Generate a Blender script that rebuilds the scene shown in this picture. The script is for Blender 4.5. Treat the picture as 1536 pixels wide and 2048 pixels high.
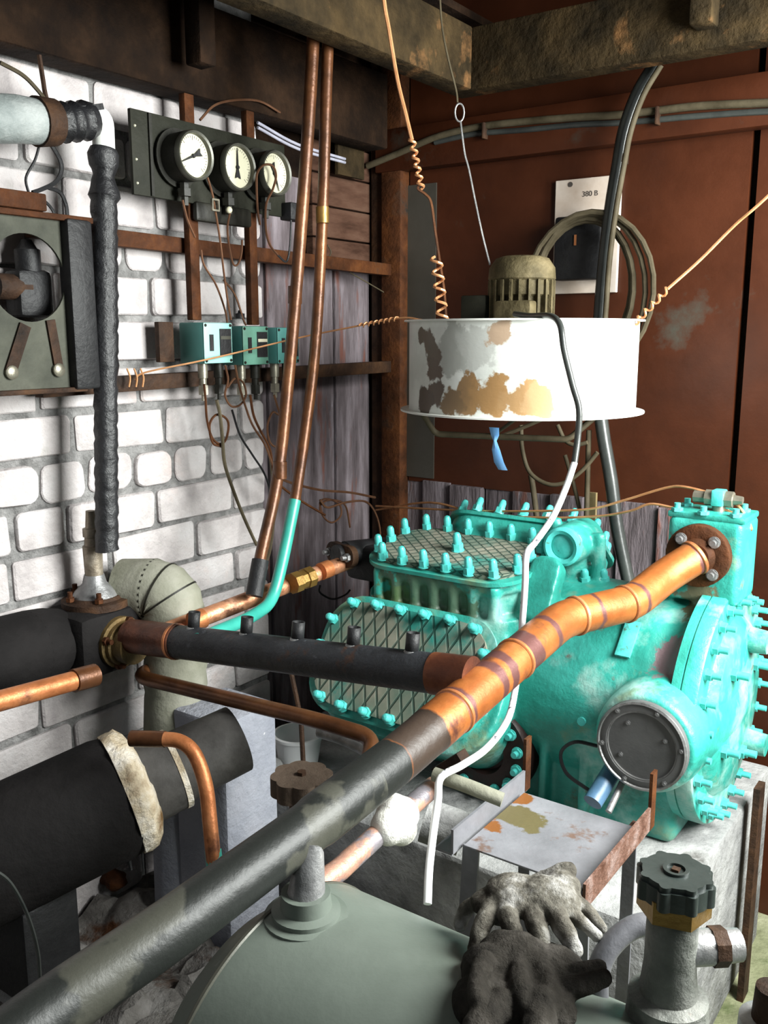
import bpy, bmesh, math, random
from mathutils import Vector, Matrix, noise
random.seed(7)
for o in list(bpy.data.objects): bpy.data.objects.remove(o)
S = bpy.context.scene
COL = S.collection
R = math.radians
# ------------------------------------------------------------ camera / light
F = 1850.0
PT = math.atan(354 / F); cp, sp = math.cos(PT), math.sin(PT); H = 1.6
cam = bpy.data.cameras.new('camera'); co = bpy.data.objects.new('camera', cam); COL.objects.link(co)
co.location = (0, 0, H); co.rotation_euler = (math.pi / 2 - PT, 0, 0)
cam.sensor_fit = 'VERTICAL'; cam.sensor_height = 36; cam.lens = 36 * F / 2048; cam.clip_start = .05
S.camera = co
S.view_settings.view_transform = 'Standard'; S.view_settings.look = 'None'
S.view_settings.exposure = -0.32; S.view_settings.gamma = 1
TH = R(35.3)
V = Vector((math.cos(TH), -math.sin(TH), 0)); U = Vector((math.sin(TH), math.cos(TH), 0)); C0 = Vector((0, 3.1, 0))
# local frame of the room: a = metres from the brick wall, b = metres from the back wall, z = height
def W(p): return C0 + V * p[0] - U * p[1] + Vector((0, 0, p[2]))
def Wd(p): return V * p[0] - U * p[1] + Vector((0, 0, p[2]))
def loc(p):
    d = p - C0; return Vector((d.dot(V), -d.dot(U), p.z))
def ray(px, py):
    dx = (px - 768) / F; dz = -(py - 1024) / F
    return Vector((dx, cp + dz * sp, -sp + dz * cp))
CAM = Vector((0, 0, H))
def LP(px, py, Y): r = ray(px, py); return loc(CAM + r * (Y / r.y))
def LB(px, py, b): r = ray(px, py); return loc(CAM + r * ((C0.dot(U) - b) / r.dot(U)))
def LL(px, py, a): r = ray(px, py); return loc(CAM + r * ((a + C0.dot(V)) / r.dot(V)))
def LZ(px, py, z): r = ray(px, py); return loc(CAM + r * ((z - H) / r.z))

wd = bpy.data.worlds.new('world'); S.world = wd; wd.use_nodes = True
wd.node_tree.nodes['Background'].inputs[0].default_value = (.80, .93, 1, 1)
wd.node_tree.nodes['Background'].inputs[1].default_value = .045
def area(name, p, target, sx, sy, power, col):
    l = bpy.data.lights.new(name, 'AREA'); l.shape = 'RECTANGLE'; l.size = sx; l.size_y = sy; l.energy = power; l.color = col
    o = bpy.data.objects.new(name, l); COL.objects.link(o); o.location = W(p)
    o.rotation_euler = (W(target) - W(p)).to_track_quat('-Z', 'Y').to_euler(); return o
area('doorway_daylight', (2.3, .85, 1.85), (.3, .85, .85), .9, 1.15, 200, (.97, 1, .97))
area('open_side_fill', (1.9, 3.2, 2.3), (.4, .8, .9), 1.6, 1.2, 8, (.9, .96, 1))  # weak fill light added on the camera side, not a real source

# ------------------------------------------------------------ materials
def pm(name, cols, scale=6, rough=.6, metal=0., bump=.15, bscale=None, over=(), blobs=(), stretch=(1, 1, 1), lo=.3, hi=.7, spec=None, along=None, attr=None):
    m = bpy.data.materials.new(name); m.use_nodes = True; nt = m.node_tree; N = nt.nodes; L = nt.links
    b = N['Principled BSDF']; b.inputs['Roughness'].default_value = rough; b.inputs['Metallic'].default_value = metal
    b.inputs['Specular IOR Level'].default_value = spec if spec is not None else (.12 if rough > .55 else .3 if rough > .4 else .5)
    tc = N.new('ShaderNodeTexCoord'); mp = N.new('ShaderNodeMapping'); mp.inputs['Scale'].default_value = stretch
    L.new(tc.outputs['Object'], mp.inputs[0])
    def nz(s, d=6):
        n = N.new('ShaderNodeTexNoise'); n.inputs['Scale'].default_value = s; n.inputs['Detail'].default_value = d
        n.inputs['Roughness'].default_value = .62; L.new(mp.outputs[0], n.inputs[0]); return n
    n = nz(scale); r = N.new('ShaderNodeValToRGB'); L.new(n.outputs[0], r.inputs[0])
    el = r.color_ramp.elements; k = len(cols)
    for i, c in enumerate(cols):
        pos = lo + (hi - lo) * i / max(1, k - 1)
        e = el[i] if i < 2 else el.new(pos)
        e.position = pos; e.color = (*c, 1)
    col = r.outputs[0]
    def mix(fac, c):
        nonlocal col
        mx = N.new('ShaderNodeMixRGB'); L.new(fac, mx.inputs[0]); L.new(col, mx.inputs[1]); mx.inputs[2].default_value = (*c, 1); col = mx.outputs[0]
    def mr(src, a, c):
        q = N.new('ShaderNodeMapRange'); L.new(src, q.inputs[0]); q.inputs[1].default_value = a; q.inputs[2].default_value = c; return q.outputs[0]
    for (c, s, a, h) in over:
        o = nz(s, 8); mix(mr(o.outputs[0], a, h), c)
    for (p, rad, c) in blobs:      # a stain with its own place: p in the object's coordinates
        v = N.new('ShaderNodeVectorMath'); v.operation = 'DISTANCE'; L.new(tc.outputs['Object'], v.inputs[0]); v.inputs[1].default_value = p
        o = nz(20, 6); ad = N.new('ShaderNodeMath'); ad.operation = 'MULTIPLY_ADD'; L.new(o.outputs[0], ad.inputs[0]); ad.inputs[1].default_value = rad * 2.6; L.new(v.outputs['Value'], ad.inputs[2])
        mix(mr(ad.outputs[0], rad * 2.32, rad * 2.15), c)
    if along:                      # (list of (from, to, colour)) by length along the pipe
        at = N.new('ShaderNodeAttribute'); at.attribute_name = 'along'
        o = nz(14, 4); ad = N.new('ShaderNodeMath'); ad.operation = 'MULTIPLY_ADD'; L.new(o.outputs[0], ad.inputs[0]); ad.inputs[1].default_value = .03; L.new(at.outputs['Fac'], ad.inputs[2])
        for (x0, x1, c) in along:
            q0 = mr(ad.outputs[0], x0 + .015, x0 + .02); q1 = mr(ad.outputs[0], x1 + .02, x1 + .015)
            mm = N.new('ShaderNodeMath'); mm.operation = 'MULTIPLY'; L.new(q0, mm.inputs[0]); L.new(q1, mm.inputs[1]); mix(mm.outputs[0], c)
    L.new(col, b.inputs['Base Color'])
    if bump:
        bn = nz(bscale or scale * 4, 8); bp = N.new('ShaderNodeBump'); bp.inputs['Strength'].default_value = bump; bp.inputs['Distance'].default_value = .02
        L.new(bn.outputs[0], bp.inputs['Height']); L.new(bp.outputs[0], b.inputs['Normal'])
    return m
G = lambda *c: c
BLACK = (.012, .012, .012)
M = dict(
 palecable=pm('pale_cable_sheath', [(.22, .22, .27), (.42, .42, .50)], 20, .4, bump=.03),
 brick=pm('white_silicate_brick', [(.34, .31, .31), (.52, .48, .475), (.60, .575, .575)], 7, .9, bump=.5, bscale=60, over=[((.42, .40, .38), 11, .62, .75), ((.62, .50, .46), 5, .62, .8)]),
 mortar=pm('rough_mortar', [(.12, .118, .115), (.26, .255, .25), (.40, .39, .385)], 22, .95, bump=1.0, bscale=50),
 plank=pm('weathered_plank', [(.055, .044, .046), (.135, .112, .12), (.26, .225, .245)], 7, .85, bump=.6, bscale=20, stretch=(3, 3, .5), over=[((.16, .07, .055), 5, .58, .66), ((.40, .37, .43), 9, .66, .72), ((.02, .015, .015), 8, .66, .72)]),
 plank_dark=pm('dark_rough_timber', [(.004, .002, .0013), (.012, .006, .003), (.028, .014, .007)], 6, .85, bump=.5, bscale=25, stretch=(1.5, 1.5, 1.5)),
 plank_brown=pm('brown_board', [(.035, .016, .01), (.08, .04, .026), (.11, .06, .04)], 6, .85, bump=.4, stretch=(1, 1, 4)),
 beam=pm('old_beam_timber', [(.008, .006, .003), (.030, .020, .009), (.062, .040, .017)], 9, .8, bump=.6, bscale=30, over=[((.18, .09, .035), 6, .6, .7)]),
 maroon=pm('maroon_painted_sheet', [(.028, .0075, .0028), (.044, .0115, .004), (.062, .017, .0065)], 3, .42, bump=.12, bscale=8, over=[((.05, .045, .035), 3.5, .62, .72)]),
 maroon_reflection=pm('grey_green_reflection', [(.035, .032, .025), (.06, .055, .045)], 3, .4, bump=.08),  # greyish reflection on the glossy maroon paint, given as a colour
 rust=pm('rusty_brown_steel', [(.022, .009, .004), (.06, .021, .008), (.12, .042, .013)], 12, .65, bump=.35, over=[((.02, .018, .015), 6, .55, .66)]),
 rust_dark=pm('dark_rusty_steel', [(.012, .008, .006), (.04, .022, .014), (.08, .04, .02)], 12, .6, bump=.35),
 concrete=pm('grey_concrete', [(.13, .13, .13), (.27, .27, .265), (.40, .40, .39)], 8, .95, bump=.6, bscale=35, over=[((.06, .055, .05), 4, .6, .7)]),
 plaster=pm('speckled_plaster', [(.20, .21, .25), (.28, .29, .33), (.34, .34, .38)], 6, .9, bump=.5, bscale=50, over=[((.75, .75, .75), 45, .70, .74)]),
 floor=pm('mossy_concrete', [(.07, .075, .04), (.20, .21, .12), (.34, .34, .22)], 5, .95, bump=.6, bscale=35, over=[((.07, .09, .035), 9, .55, .7)]),
 debris=pm('rubble_dust', [(.05, .045, .042), (.15, .14, .13), (.27, .26, .25)], 8, .95, bump=.9, bscale=30, over=[((.05, .02, .008), 3.5, .6, .66), ((.015, .014, .014), 5, .62, .68)]),
 turq=pm('turquoise_machine_paint', [(.014, .15, .115), (.030, .30, .245), (.06, .42, .36)], 5, .33, bump=.22, bscale=40, over=[((.30, .50, .45), 4.2, .54, .66), ((.17, .25, .15), 7, .56, .70), ((.16, .12, .10), 12, .64, .70)], blobs=()),
 turq_bolt=pm('turquoise_bolt_paint', [(.05, .40, .36), (.11, .60, .56)], 30, .3, bump=.1, over=[((.08, .10, .06), 40, .6, .7)]),
 turq_pipe=pm('turquoise_pipe_paint', [(.025, .25, .20), (.045, .36, .29)], 10, .35, bump=.05),
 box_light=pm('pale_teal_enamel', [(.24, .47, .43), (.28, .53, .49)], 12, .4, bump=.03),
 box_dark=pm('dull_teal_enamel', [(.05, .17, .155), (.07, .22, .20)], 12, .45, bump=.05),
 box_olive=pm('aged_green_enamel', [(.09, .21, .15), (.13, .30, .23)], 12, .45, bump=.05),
 black=pm('black_rubber', [(.008, .008, .009), (.018, .018, .019)], 15, .5, bump=.2),
 tape=pm('black_wrapping_tape', [(.006, .006, .007), (.02, .02, .022)], 10, .38, bump=.35),
 foam=pm('black_insulation', [(.006, .0055, .0055), (.014, .0125, .0125)], 8, .8, bump=.25),
 pipe_black=pm('black_painted_steel', [(.012, .013, .015), (.035, .037, .042)], 14, .45, bump=.3, over=[((.14, .15, .17), 16, .63, .74), ((.07, .03, .015), 9, .62, .70)]),
 greywrap=pm('grey_green_wrap', [(.12, .12, .09), (.20, .20, .155), (.27, .265, .22)], 7, .7, bump=.25, over=[((.40, .40, .39), 5, .66, .72)]),
 tank=pm('grey_green_tank_paint', [(.085, .105, .085), (.115, .135, .115), (.135, .158, .135)], 4, .45, bump=.06, bscale=40, over=[((.24, .27, .25), 9, .68, .76)]),
 copper=pm('copper', [(.26, .085, .03), (.42, .15, .055), (.56, .23, .10)], 11, .42, .45, bump=.15, over=[((.13, .05, .03), 10, .56, .66)]),
 copper_dark=pm('tarnished_copper', [(.035, .014, .006), (.10, .038, .015), (.20, .08, .03)], 9, .34, .4, bump=.12),
 copper_wire=pm('copper_wire', [(.45, .19, .08), (.72, .38, .18)], 20, .4, .5, bump=.05),
 capillary=pm('dull_capillary_copper', [(.09, .04, .022), (.20, .10, .055)], 14, .45, .5, bump=.05),
 steel=pm('worn_steel', [(.10, .10, .10), (.24, .24, .24), (.36, .35, .34)], 14, .42, .55, bump=.2, over=[((.10, .05, .03), 10, .62, .7)]),
 steelp=pm('stained_tray_steel', [(.11, .11, .12), (.17, .17, .185), (.24, .24, .26)], 5, .5, .25, bump=.15),
 zinc=pm('zinc_fitting', [(.14, .13, .10), (.30, .28, .22)], 18, .35, .6, bump=.1),
 brass=pm('brass', [(.16, .09, .02), (.33, .20, .06)], 14, .35, .7, bump=.12),
 dial=pm('cream_dial', [(.48, .46, .33), (.58, .56, .42)], 14, .5, bump=0),
 gauge=pm('dark_gauge_case', [(.008, .008, .006), (.018, .017, .012)], 12, .5, bump=.1),
 bezel=pm('grey_bezel', [(.05, .05, .04), (.09, .09, .07)], 12, .4, .3, bump=.05),
 board=pm('dark_olive_board', [(.012, .013, .009), (.026, .026, .019)], 8, .6, bump=.2),
 greyplate=pm('grimy_olive_plate', [(.030, .032, .025), (.065, .067, .052), (.10, .10, .078)], 5, .6, bump=.25, over=[((.02, .018, .014), 4, .55, .7)]),
 white=pm('white_enamel', [(.66, .67, .62), (.76, .77, .74)], 6, .35, bump=.05),
 whiteplastic=pm('white_plastic', [(.75, .76, .76), (.82, .83, .83)], 6, .4, bump=0),
 card=pm('yellowed_white_board', [(.42, .33, .26), (.66, .60, .54)], 5, .7, bump=.05),
 ink=pm('dark_ink', [(.06, .05, .045), (.09, .08, .07)], 30, .8, bump=0),
 cable=pm('dusty_cable', [(.035, .028, .016), (.10, .082, .052)], 10, .6, bump=.1),
 cablebig=pm('black_cable_sheath', [(.016, .018, .018), (.05, .055, .05)], 8, .3, bump=.05),
 whitecable=pm('white_cable_sheath', [(.74, .75, .76), (.84, .85, .86)], 14, .45, bump=.03, over=[((.05, .05, .06), 26, .60, .64)]),
 motor=pm('dirty_motor_casting', [(.022, .018, .009), (.065, .052, .026), (.15, .12, .065)], 10, .6, bump=.4),
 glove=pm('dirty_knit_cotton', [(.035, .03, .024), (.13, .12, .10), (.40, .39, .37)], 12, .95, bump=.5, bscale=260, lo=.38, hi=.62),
 glove_dark=pm('dark_knit_cotton', [(.010, .009, .008), (.035, .031, .026), (.10, .09, .08)], 12, .95, bump=.5, bscale=260),  # darker knit for the lower glove
 blue=pm('blue_plastic_strip', [(.10, .33, .72), (.28, .55, .9)], 9, .5, bump=.05),
 bluepaint=pm('blue_painted_motor', [(.04, .09, .15), (.08, .17, .28)], 9, .4, bump=.1),
 yellowfoam=pm('cream_mounting_foam', [(.16, .085, .03), (.56, .47, .34), (.78, .74, .68)], 14, .8, bump=.9, bscale=30),
 darkdisc=pm('dark_grey_cover', [(.085, .085, .085), (.12, .12, .12)], 10, .55, .2, bump=.08),
 darkcover=pm('oily_dark_cover', [(.008, .006, .006), (.028, .012, .010)], 8, .45, bump=.15),
 handwheel=pm('dark_green_bakelite', [(.016, .022, .020), (.038, .048, .044)], 10, .38, bump=.1),
 rustwheel=pm('red_brown_handwheel', [(.05, .035, .025), (.11, .08, .06)], 9, .65, bump=.4, over=[((.10, .022, .02), 7, .6, .68)]),
)
TRAY_C = LZ(1000, 1655, .715)
# ------------------------------------------------------------ mesh helpers
class MB:
    def __init__(s):
        s.bm = bmesh.new(); s.al = s.bm.verts.layers.float.new('along')
    def loop_faces(s, rings, close=True, caps=True):
        bm = s.bm; n = len(rings[0])
        for r0, r1 in zip(rings, rings[1:]):
            for i in range(n if close else n - 1):
                j = (i + 1) % n
                try: bm.faces.new((r0[i], r0[j], r1[j], r1[i]))
                except ValueError: pass
        if caps:
            for r in (rings[0], rings[-1]):
                try: bm.faces.new(r)
                except ValueError: pass
    def ring(s, pts, along=0):
        o = []
        for p in pts:
            q = s.bm.verts.new(p); q[s.al] = along; o.append(q)
        return o
    def tube(s, pts, r, n=10, caps=True):
        pts = [Vector(p) for p in pts]; rs = r if isinstance(r, (list, tuple)) else [r] * len(pts)
        t = (pts[1] - pts[0]).normalized(); up = Vector((0, 0, 1)) if abs(t.z) < .9 else Vector((1, 0, 0))
        x = t.cross(up).normalized(); rings = []; acc = 0
        for i, p in enumerate(pts):
            if i: acc += (p - pts[i - 1]).length
            if i == 0: tt = pts[1] - p
            elif i == len(pts) - 1: tt = p - pts[i - 1]
            else: tt = (pts[i + 1] - p).normalized() + (p - pts[i - 1]).normalized()
            tt = tt.normalized() if tt.length > 1e-9 else t
            x = (x - tt * x.dot(tt)); x = x.normalized() if x.length > 1e-6 else tt.orthogonal().normalized(); y = tt.cross(x)
            rings.append(s.ring([p + (x * math.cos(6.28318 * k / n) + y * math.sin(6.28318 * k / n)) * rs[i] for k in range(n)], acc))
        s.loop_faces(rings, True, caps); return s
    def lathe(s, prof, o, ax, n=28):          # prof: (distance along axis, radius)
        o = Vector(o); ax = Vector(ax).normalized(); x = ax.orthogonal().normalized(); y = ax.cross(x)
        rings = []
        for h, r in prof:
            r = max(r, .0004)
            rings.append(s.ring([o + ax * h + (x * math.cos(6.28318 * k / n) + y * math.sin(6.28318 * k / n)) * r for k in range(n)]))
        s.loop_faces(rings); return s
    def box(s, p0, p1, ax=None, bev=0):       # two opposite corners in the frame
        p0 = Vector(p0); p1 = Vector(p1); c = (p0 + p1) / 2; d = (p1 - p0) / 2
        return s.obox(c, (abs(d.x), abs(d.y), abs(d.z)), bev=bev)
    def obox(s, c, h, x=(1, 0, 0), y=(0, 1, 0), bev=0):
        c = Vector(c); x = Vector(x).normalized(); z = x.cross(Vector(y)).normalized(); y = z.cross(x)
        vs = [s.bm.verts.new(c + x * (i * h[0]) + y * (j * h[1]) + z * (k * h[2])) for i in (-1, 1) for j in (-1, 1) for k in (-1, 1)]
        fs = [s.bm.faces.new([vs[q] for q in f]) for f in ((0, 1, 3, 2), (4, 6, 7, 5), (0, 4, 5, 1), (2, 3, 7, 6), (0, 2, 6, 4), (1, 5, 7, 3))]
        if bev:
            es = list({e for f in fs for e in f.edges})
            bmesh.ops.bevel(s.bm, geom=es, offset=bev, segments=2, affect='EDGES', profile=.5)
        return s
    def bar(s, p, q, w, t, side=(0, 0, 1), bev=0):      # rectangular bar from p to q
        p = Vector(p); q = Vector(q); x = (q - p).normalized(); y = Vector(side) - x * x.dot(Vector(side))
        return s.obox((p + q) / 2, ((q - p).length / 2, w / 2, t / 2), x, y, bev)
    def prism(s, outline, o, x, y, n, t, inner=None, bev=0):   # 2-D outline in plane (x,y) at o, extruded along n by t
        o = Vector(o); x = Vector(x); y = Vector(y); n = Vector(n)
        a = s.ring([o + x * u + y * w for u, w in outline]); b = s.ring([o + x * u + y * w + n * t for u, w in outline])
        if inner is None: s.loop_faces([a, b])
        else:
            c = s.ring([o + x * u + y * w for u, w in inner]); d = s.ring([o + x * u + y * w + n * t for u, w in inner])
            s.loop_faces([a, b, d, c, a], True, False)
        return s
    def ell(s, c, h, x=(1, 0, 0), y=(0, 1, 0), n=12):
        c = Vector(c); x = Vector(x).normalized(); z = x.cross(Vector(y)).normalized(); y = z.cross(x)
        rings = []
        for i in range(n + 1):
            f = math.pi * i / n; rr = max(math.sin(f), .01)
            rings.append(s.ring([c + x * h[0] * rr * math.cos(6.28318 * k / 16) + y * h[1] * rr * math.sin(6.28318 * k / 16) + z * h[2] * math.cos(f) for k in range(16)]))
        s.loop_faces(rings); return s
    def mesh(s, name, smooth=40, origin=None, local=True):
        bm = s.bm
        if local:
            for q in bm.verts: q.co = W(q.co) - origin
        bmesh.ops.recalc_face_normals(bm, faces=bm.faces)
        me = bpy.data.meshes.new(name); bm.to_mesh(me); bm.free()
        if smooth is not None and len(me.polygons):
            me.polygons.foreach_set('use_smooth', [True] * len(me.polygons)); me.set_sharp_from_angle(angle=R(smooth))
        return me
    def one(s, name, mat, label, cat, group=None, kind=None, smooth=40, at=None):   # a thing that is a single mesh
        if at is None:
            cs = [q.co for q in s.bm.verts]; at = Vector((sum(c.x for c in cs) / len(cs), sum(c.y for c in cs) / len(cs), min(c.z for c in cs)))
        w = W(at); me = s.mesh(name, smooth, w); me.materials.append(M[mat] if isinstance(mat, str) else mat)
        o = bpy.data.objects.new(name, me); COL.objects.link(o); o.location = w
        if kind: o['kind'] = kind
        if kind != 'structure': o['label'] = label; o['category'] = cat
        elif label: o['label'] = label
        if group: o['group'] = group
        return o
class Thing:
    def __init__(s, name, label, cat, at, group=None, kind=None):
        s.w = W(at); s.o = bpy.data.objects.new(name, None); COL.objects.link(s.o); s.o.location = s.w; s.o.empty_display_size = .05
        s.o['label'] = label
        if cat: s.o['category'] = cat
        if group: s.o['group'] = group
        if kind: s.o['kind'] = kind
    def part(s, name, mb, mat, parent=None, label=None, smooth=40):
        me = mb.mesh(name, smooth, s.w); me.materials.append(M[mat] if isinstance(mat, str) else mat)
        o = bpy.data.objects.new(name, me); COL.objects.link(o); o.parent = parent or s.o
        if label: o['label'] = label
        return o
    def inst(s, name, me, p, ax, parent=None, sc=1, spin=0):       # shared mesh built along +Z at the origin
        o = bpy.data.objects.new(name, me); COL.objects.link(o); o.parent = parent or s.o
        q = Vector((0, 0, 1)).rotation_difference(Wd(ax).normalized())
        o.matrix_local = Matrix.Translation(W(p) - s.w) @ q.to_matrix().to_4x4() @ Matrix.Rotation(spin, 4, 'Z') @ Matrix.Scale(sc, 4)
        return o
def copy_thing(root, dp, label, rotz=0):
    c = root.copy(); COL.objects.link(c); c.location = root.location + Wd(dp); c['label'] = label; c.rotation_euler.z += rotz
    for ch in list(root.children):
        d = ch.copy(); COL.objects.link(d); d.parent = c
        for g in list(ch.children):
            e = g.copy(); COL.objects.link(e); e.parent = d
    return c
def cat(pts, k=6):                     # smooth curve through points
    P = [Vector(p) for p in pts]; P = [2 * P[0] - P[1]] + P + [2 * P[-1] - P[-2]]; out = []
    for i in range(1, len(P) - 2):
        for j in range(k):
            t = j / k; a, b, c, d = P[i - 1:i + 3]
            out.append(.5 * ((2 * b) + (c - a) * t + (2 * a - 5 * b + 4 * c - d) * t * t + (3 * b - a - 3 * c + d) * t ** 3))
    out.append(P[-2]); return out
def bend(pts, rad, k=6):               # straight runs with rounded elbows
    P = [Vector(p) for p in pts]; out = [P[0]]
    for i in range(1, len(P) - 1):
        a = (P[i - 1] - P[i]); c = (P[i + 1] - P[i]); d = min(rad, a.length * .49, c.length * .49)
        s = P[i] + a.normalized() * d; e = P[i] + c.normalized() * d
        for j in range(k + 1):
            t = j / k; out.append(s * (1 - t) ** 2 + P[i] * 2 * t * (1 - t) + e * t * t)
    out.append(P[-1]); return out
def dense(pts, step=.03):
    P = [Vector(p) for p in pts]; out = [P[0]]
    for a, b in zip(P, P[1:]):
        n = max(1, int((b - a).length / step))
        for j in range(1, n + 1): out.append(a.lerp(b, j / n))
    return out
def rrect(ha, ht, r, k=6):
    o = []
    for cx, cy, a0 in ((ha - r, ht - r, 0), (-ha + r, ht - r, 90), (-ha + r, -ht + r, 180), (ha - r, -ht + r, 270)):
        for j in range(k + 1):
            t = R(a0 + 90 * j / k); o.append((cx + r * math.cos(t), cy + r * math.sin(t)))
    return o
def circ(r, n=36, cx=0, cy=0): return [(cx + r * math.cos(6.28318 * i / n), cy + r * math.sin(6.28318 * i / n)) for i in range(n)]
def bolt_mesh(name, r, h, mat, dome=True, washer=0):
    b = MB()
    if washer: b.lathe([(0, washer), (.003, washer)], (0, 0, 0), (0, 0, 1), 16)
    b.lathe([(0, r * 1.25), (h * .42, r * 1.25)], (0, 0, 0), (0, 0, 1), 6)
    b.lathe([(h * .42, r * .95), (h * .8, r * .92), (h * .95, r * .65), (h, r * .2)] if dome else [(h * .42, r * .7), (h, r * .7)], (0, 0, 0), (0, 0, 1), 12)
    me = b.mesh(name, 40, None, False); me.materials.append(M[mat]); return me
def wire(name, pts, r, mat, label, c='wire', sm=True, n=6, group=None):
    return MB().tube(cat(pts) if sm else pts, r, n).one(name, mat, label, c, group)

# ============================================================ SETTING
MB().box((-.4, -.4, -.1), (3.4, 4.2, 0)).one('floor', 'floor', None, None, kind='structure', smooth=None)
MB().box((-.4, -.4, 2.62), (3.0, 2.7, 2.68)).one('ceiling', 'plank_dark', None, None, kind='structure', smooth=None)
# brick wall
wl = Thing('wall_left', 'white brick wall on the left with old planks beyond it', None, (0, 1.4, 0), kind='structure')
wl.part('mortar', MB().box((-.12, .60, 0), (0, 3.3, 2.62)), 'mortar')
bk = MB(); rnd = random.Random(3); z = -.01; row = 0
while z < 2.25:
    b = .60; bh = .088 if row % 5 else .092
    header_row = row in (12, 17)
    off = [.0, .13, .04, .17, .09][row % 5]; first = True
    while b < 2.75:
        ln = (.118 if header_row else .255) + rnd.uniform(-.008, .008)
        if first: ln = max(.06, ln - off); first = False
        if rnd.random() < .12 and not header_row: ln = .12
        j = .010; hh = bh + rnd.uniform(-.004, .003); base = rrect(ln / 2, hh / 2, rnd.uniform(.006, .015), 3)
        if header_row: base = rrect(ln / 2, hh / 2, .024, 3)
        sd = rnd.random() * 50
        ol = [(x + .006 * noise.noise(Vector((x * 22 + sd, y * 22, 0))), y + .006 * noise.noise(Vector((x * 22, y * 22 + sd, 3)))) for x, y in base]
        inn = [(x * .965, y * .93) for x, y in ol]
        dpt = .010 + rnd.uniform(-.004, .006); zz = z + bh / 2 + rnd.uniform(-.003, .003)
        o = Vector((0, b + ln / 2, zz)); a0 = bk.ring([o + Vector((-.005, u, w)) for u, w in ol]); a1 = bk.ring([o + Vector((dpt * .6, u, w)) for u, w in ol]); a2 = bk.ring([o + Vector((dpt, u, w)) for u, w in inn])
        bk.loop_faces([a0, a1, a2]); b += ln + j + rnd.uniform(0, .006)
    z += bh + .0145; row += 1
wl.part('brickwork', bk, 'brick', smooth=30)
# plank section of the left wall beyond the bricks
def plank(th, p0, p1, mat='plank', nm='plank'):
    o = th.part(nm, MB().box(p0, p1, bev=.003), mat, smooth=None); return o
b = .02; k = 0
for wdt in (.185, .16, .155, .10):
    plank(wl, (-.075 - .006 * (k % 2), b, 0), (-.045 - .006 * (k % 2), b + wdt - .006, 1.80 if k < 2 else 2.05)); b += wdt; k += 1
for i in range(5):
    zz = 1.80 + i * .093
    plank(wl, (-.07, .0, zz), (-.04, .31, zz + .088), 'plank_brown')
wl.part('backing', MB().box((-.12, -.05, 0), (-.09, .62, 2.62)), 'plank_dark')
# back wall: maroon sheets over rough planks
wb = Thing('wall_back', 'maroon sheet wall above a skirt of rough planks', None, (.7, 0, 0), kind='structure')
wb.part('backing', MB().box((-.12, -.12, 0), (3.0, -.03, 2.62)), 'plank_dark')
wb.part('sheet', MB().box((.10, -.03, 1.125), (1.128, 0, 2.62)), 'maroon', smooth=None)
wb.part('sheet', MB().box((1.148, -.03, .0), (2.2, 0, 2.62)), 'maroon', smooth=None)
wb.part('sheet', MB().box((.095, -.005, 1.14), (.20, .004, 2.06)), 'maroon_reflection', smooth=None)  # thin strip carrying the painted reflection at the left of the maroon sheet
a = .06; k = 0
for wdt in (.10, .11, .12, .10, .13, .11, .10, .12, .10, .11, .12):
    if a > 1.14: break
    wb.part('plank', MB().box((a, -.028, 0), (min(1.146, a + wdt - .005), -.004 + .012 * (k % 3), 1.128 + .004 * (k % 2)), bev=.002), 'plank', smooth=None); a += wdt; k += 1
MB().box((.02, -.03, 0), (.095, .045, 2.45), bev=.004).one('trim_1', 'rust', None, None, kind='structure')
MB().box((-.03, -.03, 0), (.02, .03, 2.45), bev=.003).one('trim_2', 'rust_dark', None, None, kind='structure')
MB().box((.0, .0, 2.10), (2.0, .05, 2.225), bev=.004).one('trim_3', 'maroon', None, None, kind='structure')
# timber and beams overhead
def beam(p0, p1, label, mat='beam', nm='ceiling_beam'):
    MB().box(p0, p1, bev=.006).one(nm, mat, label, 'beam', smooth=30)
beam((.40, .20, 2.235), (2.4, .27, 2.39), 'long brown timber beam along the top of the maroon wall')
beam((.40, .27, 2.235), (.475, 2.6, 2.39), 'brown timber beam running from the back beam towards the viewer')
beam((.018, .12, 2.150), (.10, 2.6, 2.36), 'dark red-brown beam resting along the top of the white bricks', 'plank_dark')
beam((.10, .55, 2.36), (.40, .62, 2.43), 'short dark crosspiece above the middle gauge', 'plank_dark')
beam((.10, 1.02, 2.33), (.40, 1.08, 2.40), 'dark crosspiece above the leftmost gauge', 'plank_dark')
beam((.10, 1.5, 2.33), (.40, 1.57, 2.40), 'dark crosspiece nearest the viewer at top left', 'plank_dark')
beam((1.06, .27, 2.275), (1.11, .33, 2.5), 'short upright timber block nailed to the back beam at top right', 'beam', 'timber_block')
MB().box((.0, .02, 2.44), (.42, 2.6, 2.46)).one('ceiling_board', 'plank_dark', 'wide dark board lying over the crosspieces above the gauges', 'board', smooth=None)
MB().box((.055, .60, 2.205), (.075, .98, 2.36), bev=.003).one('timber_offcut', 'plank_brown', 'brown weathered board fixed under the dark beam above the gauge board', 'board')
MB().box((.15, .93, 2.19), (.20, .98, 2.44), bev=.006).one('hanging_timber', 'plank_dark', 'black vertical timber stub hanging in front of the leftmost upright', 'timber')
q = LL(705, 325, .02)
MB().box((.0, q.y - .07, q.z - .04), (.012, q.y + .06, q.z + .05)).one('plywood_scrap', 'beam', 'small yellowish plywood scrap under the beams beside the tall copper pipes', 'board')
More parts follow.
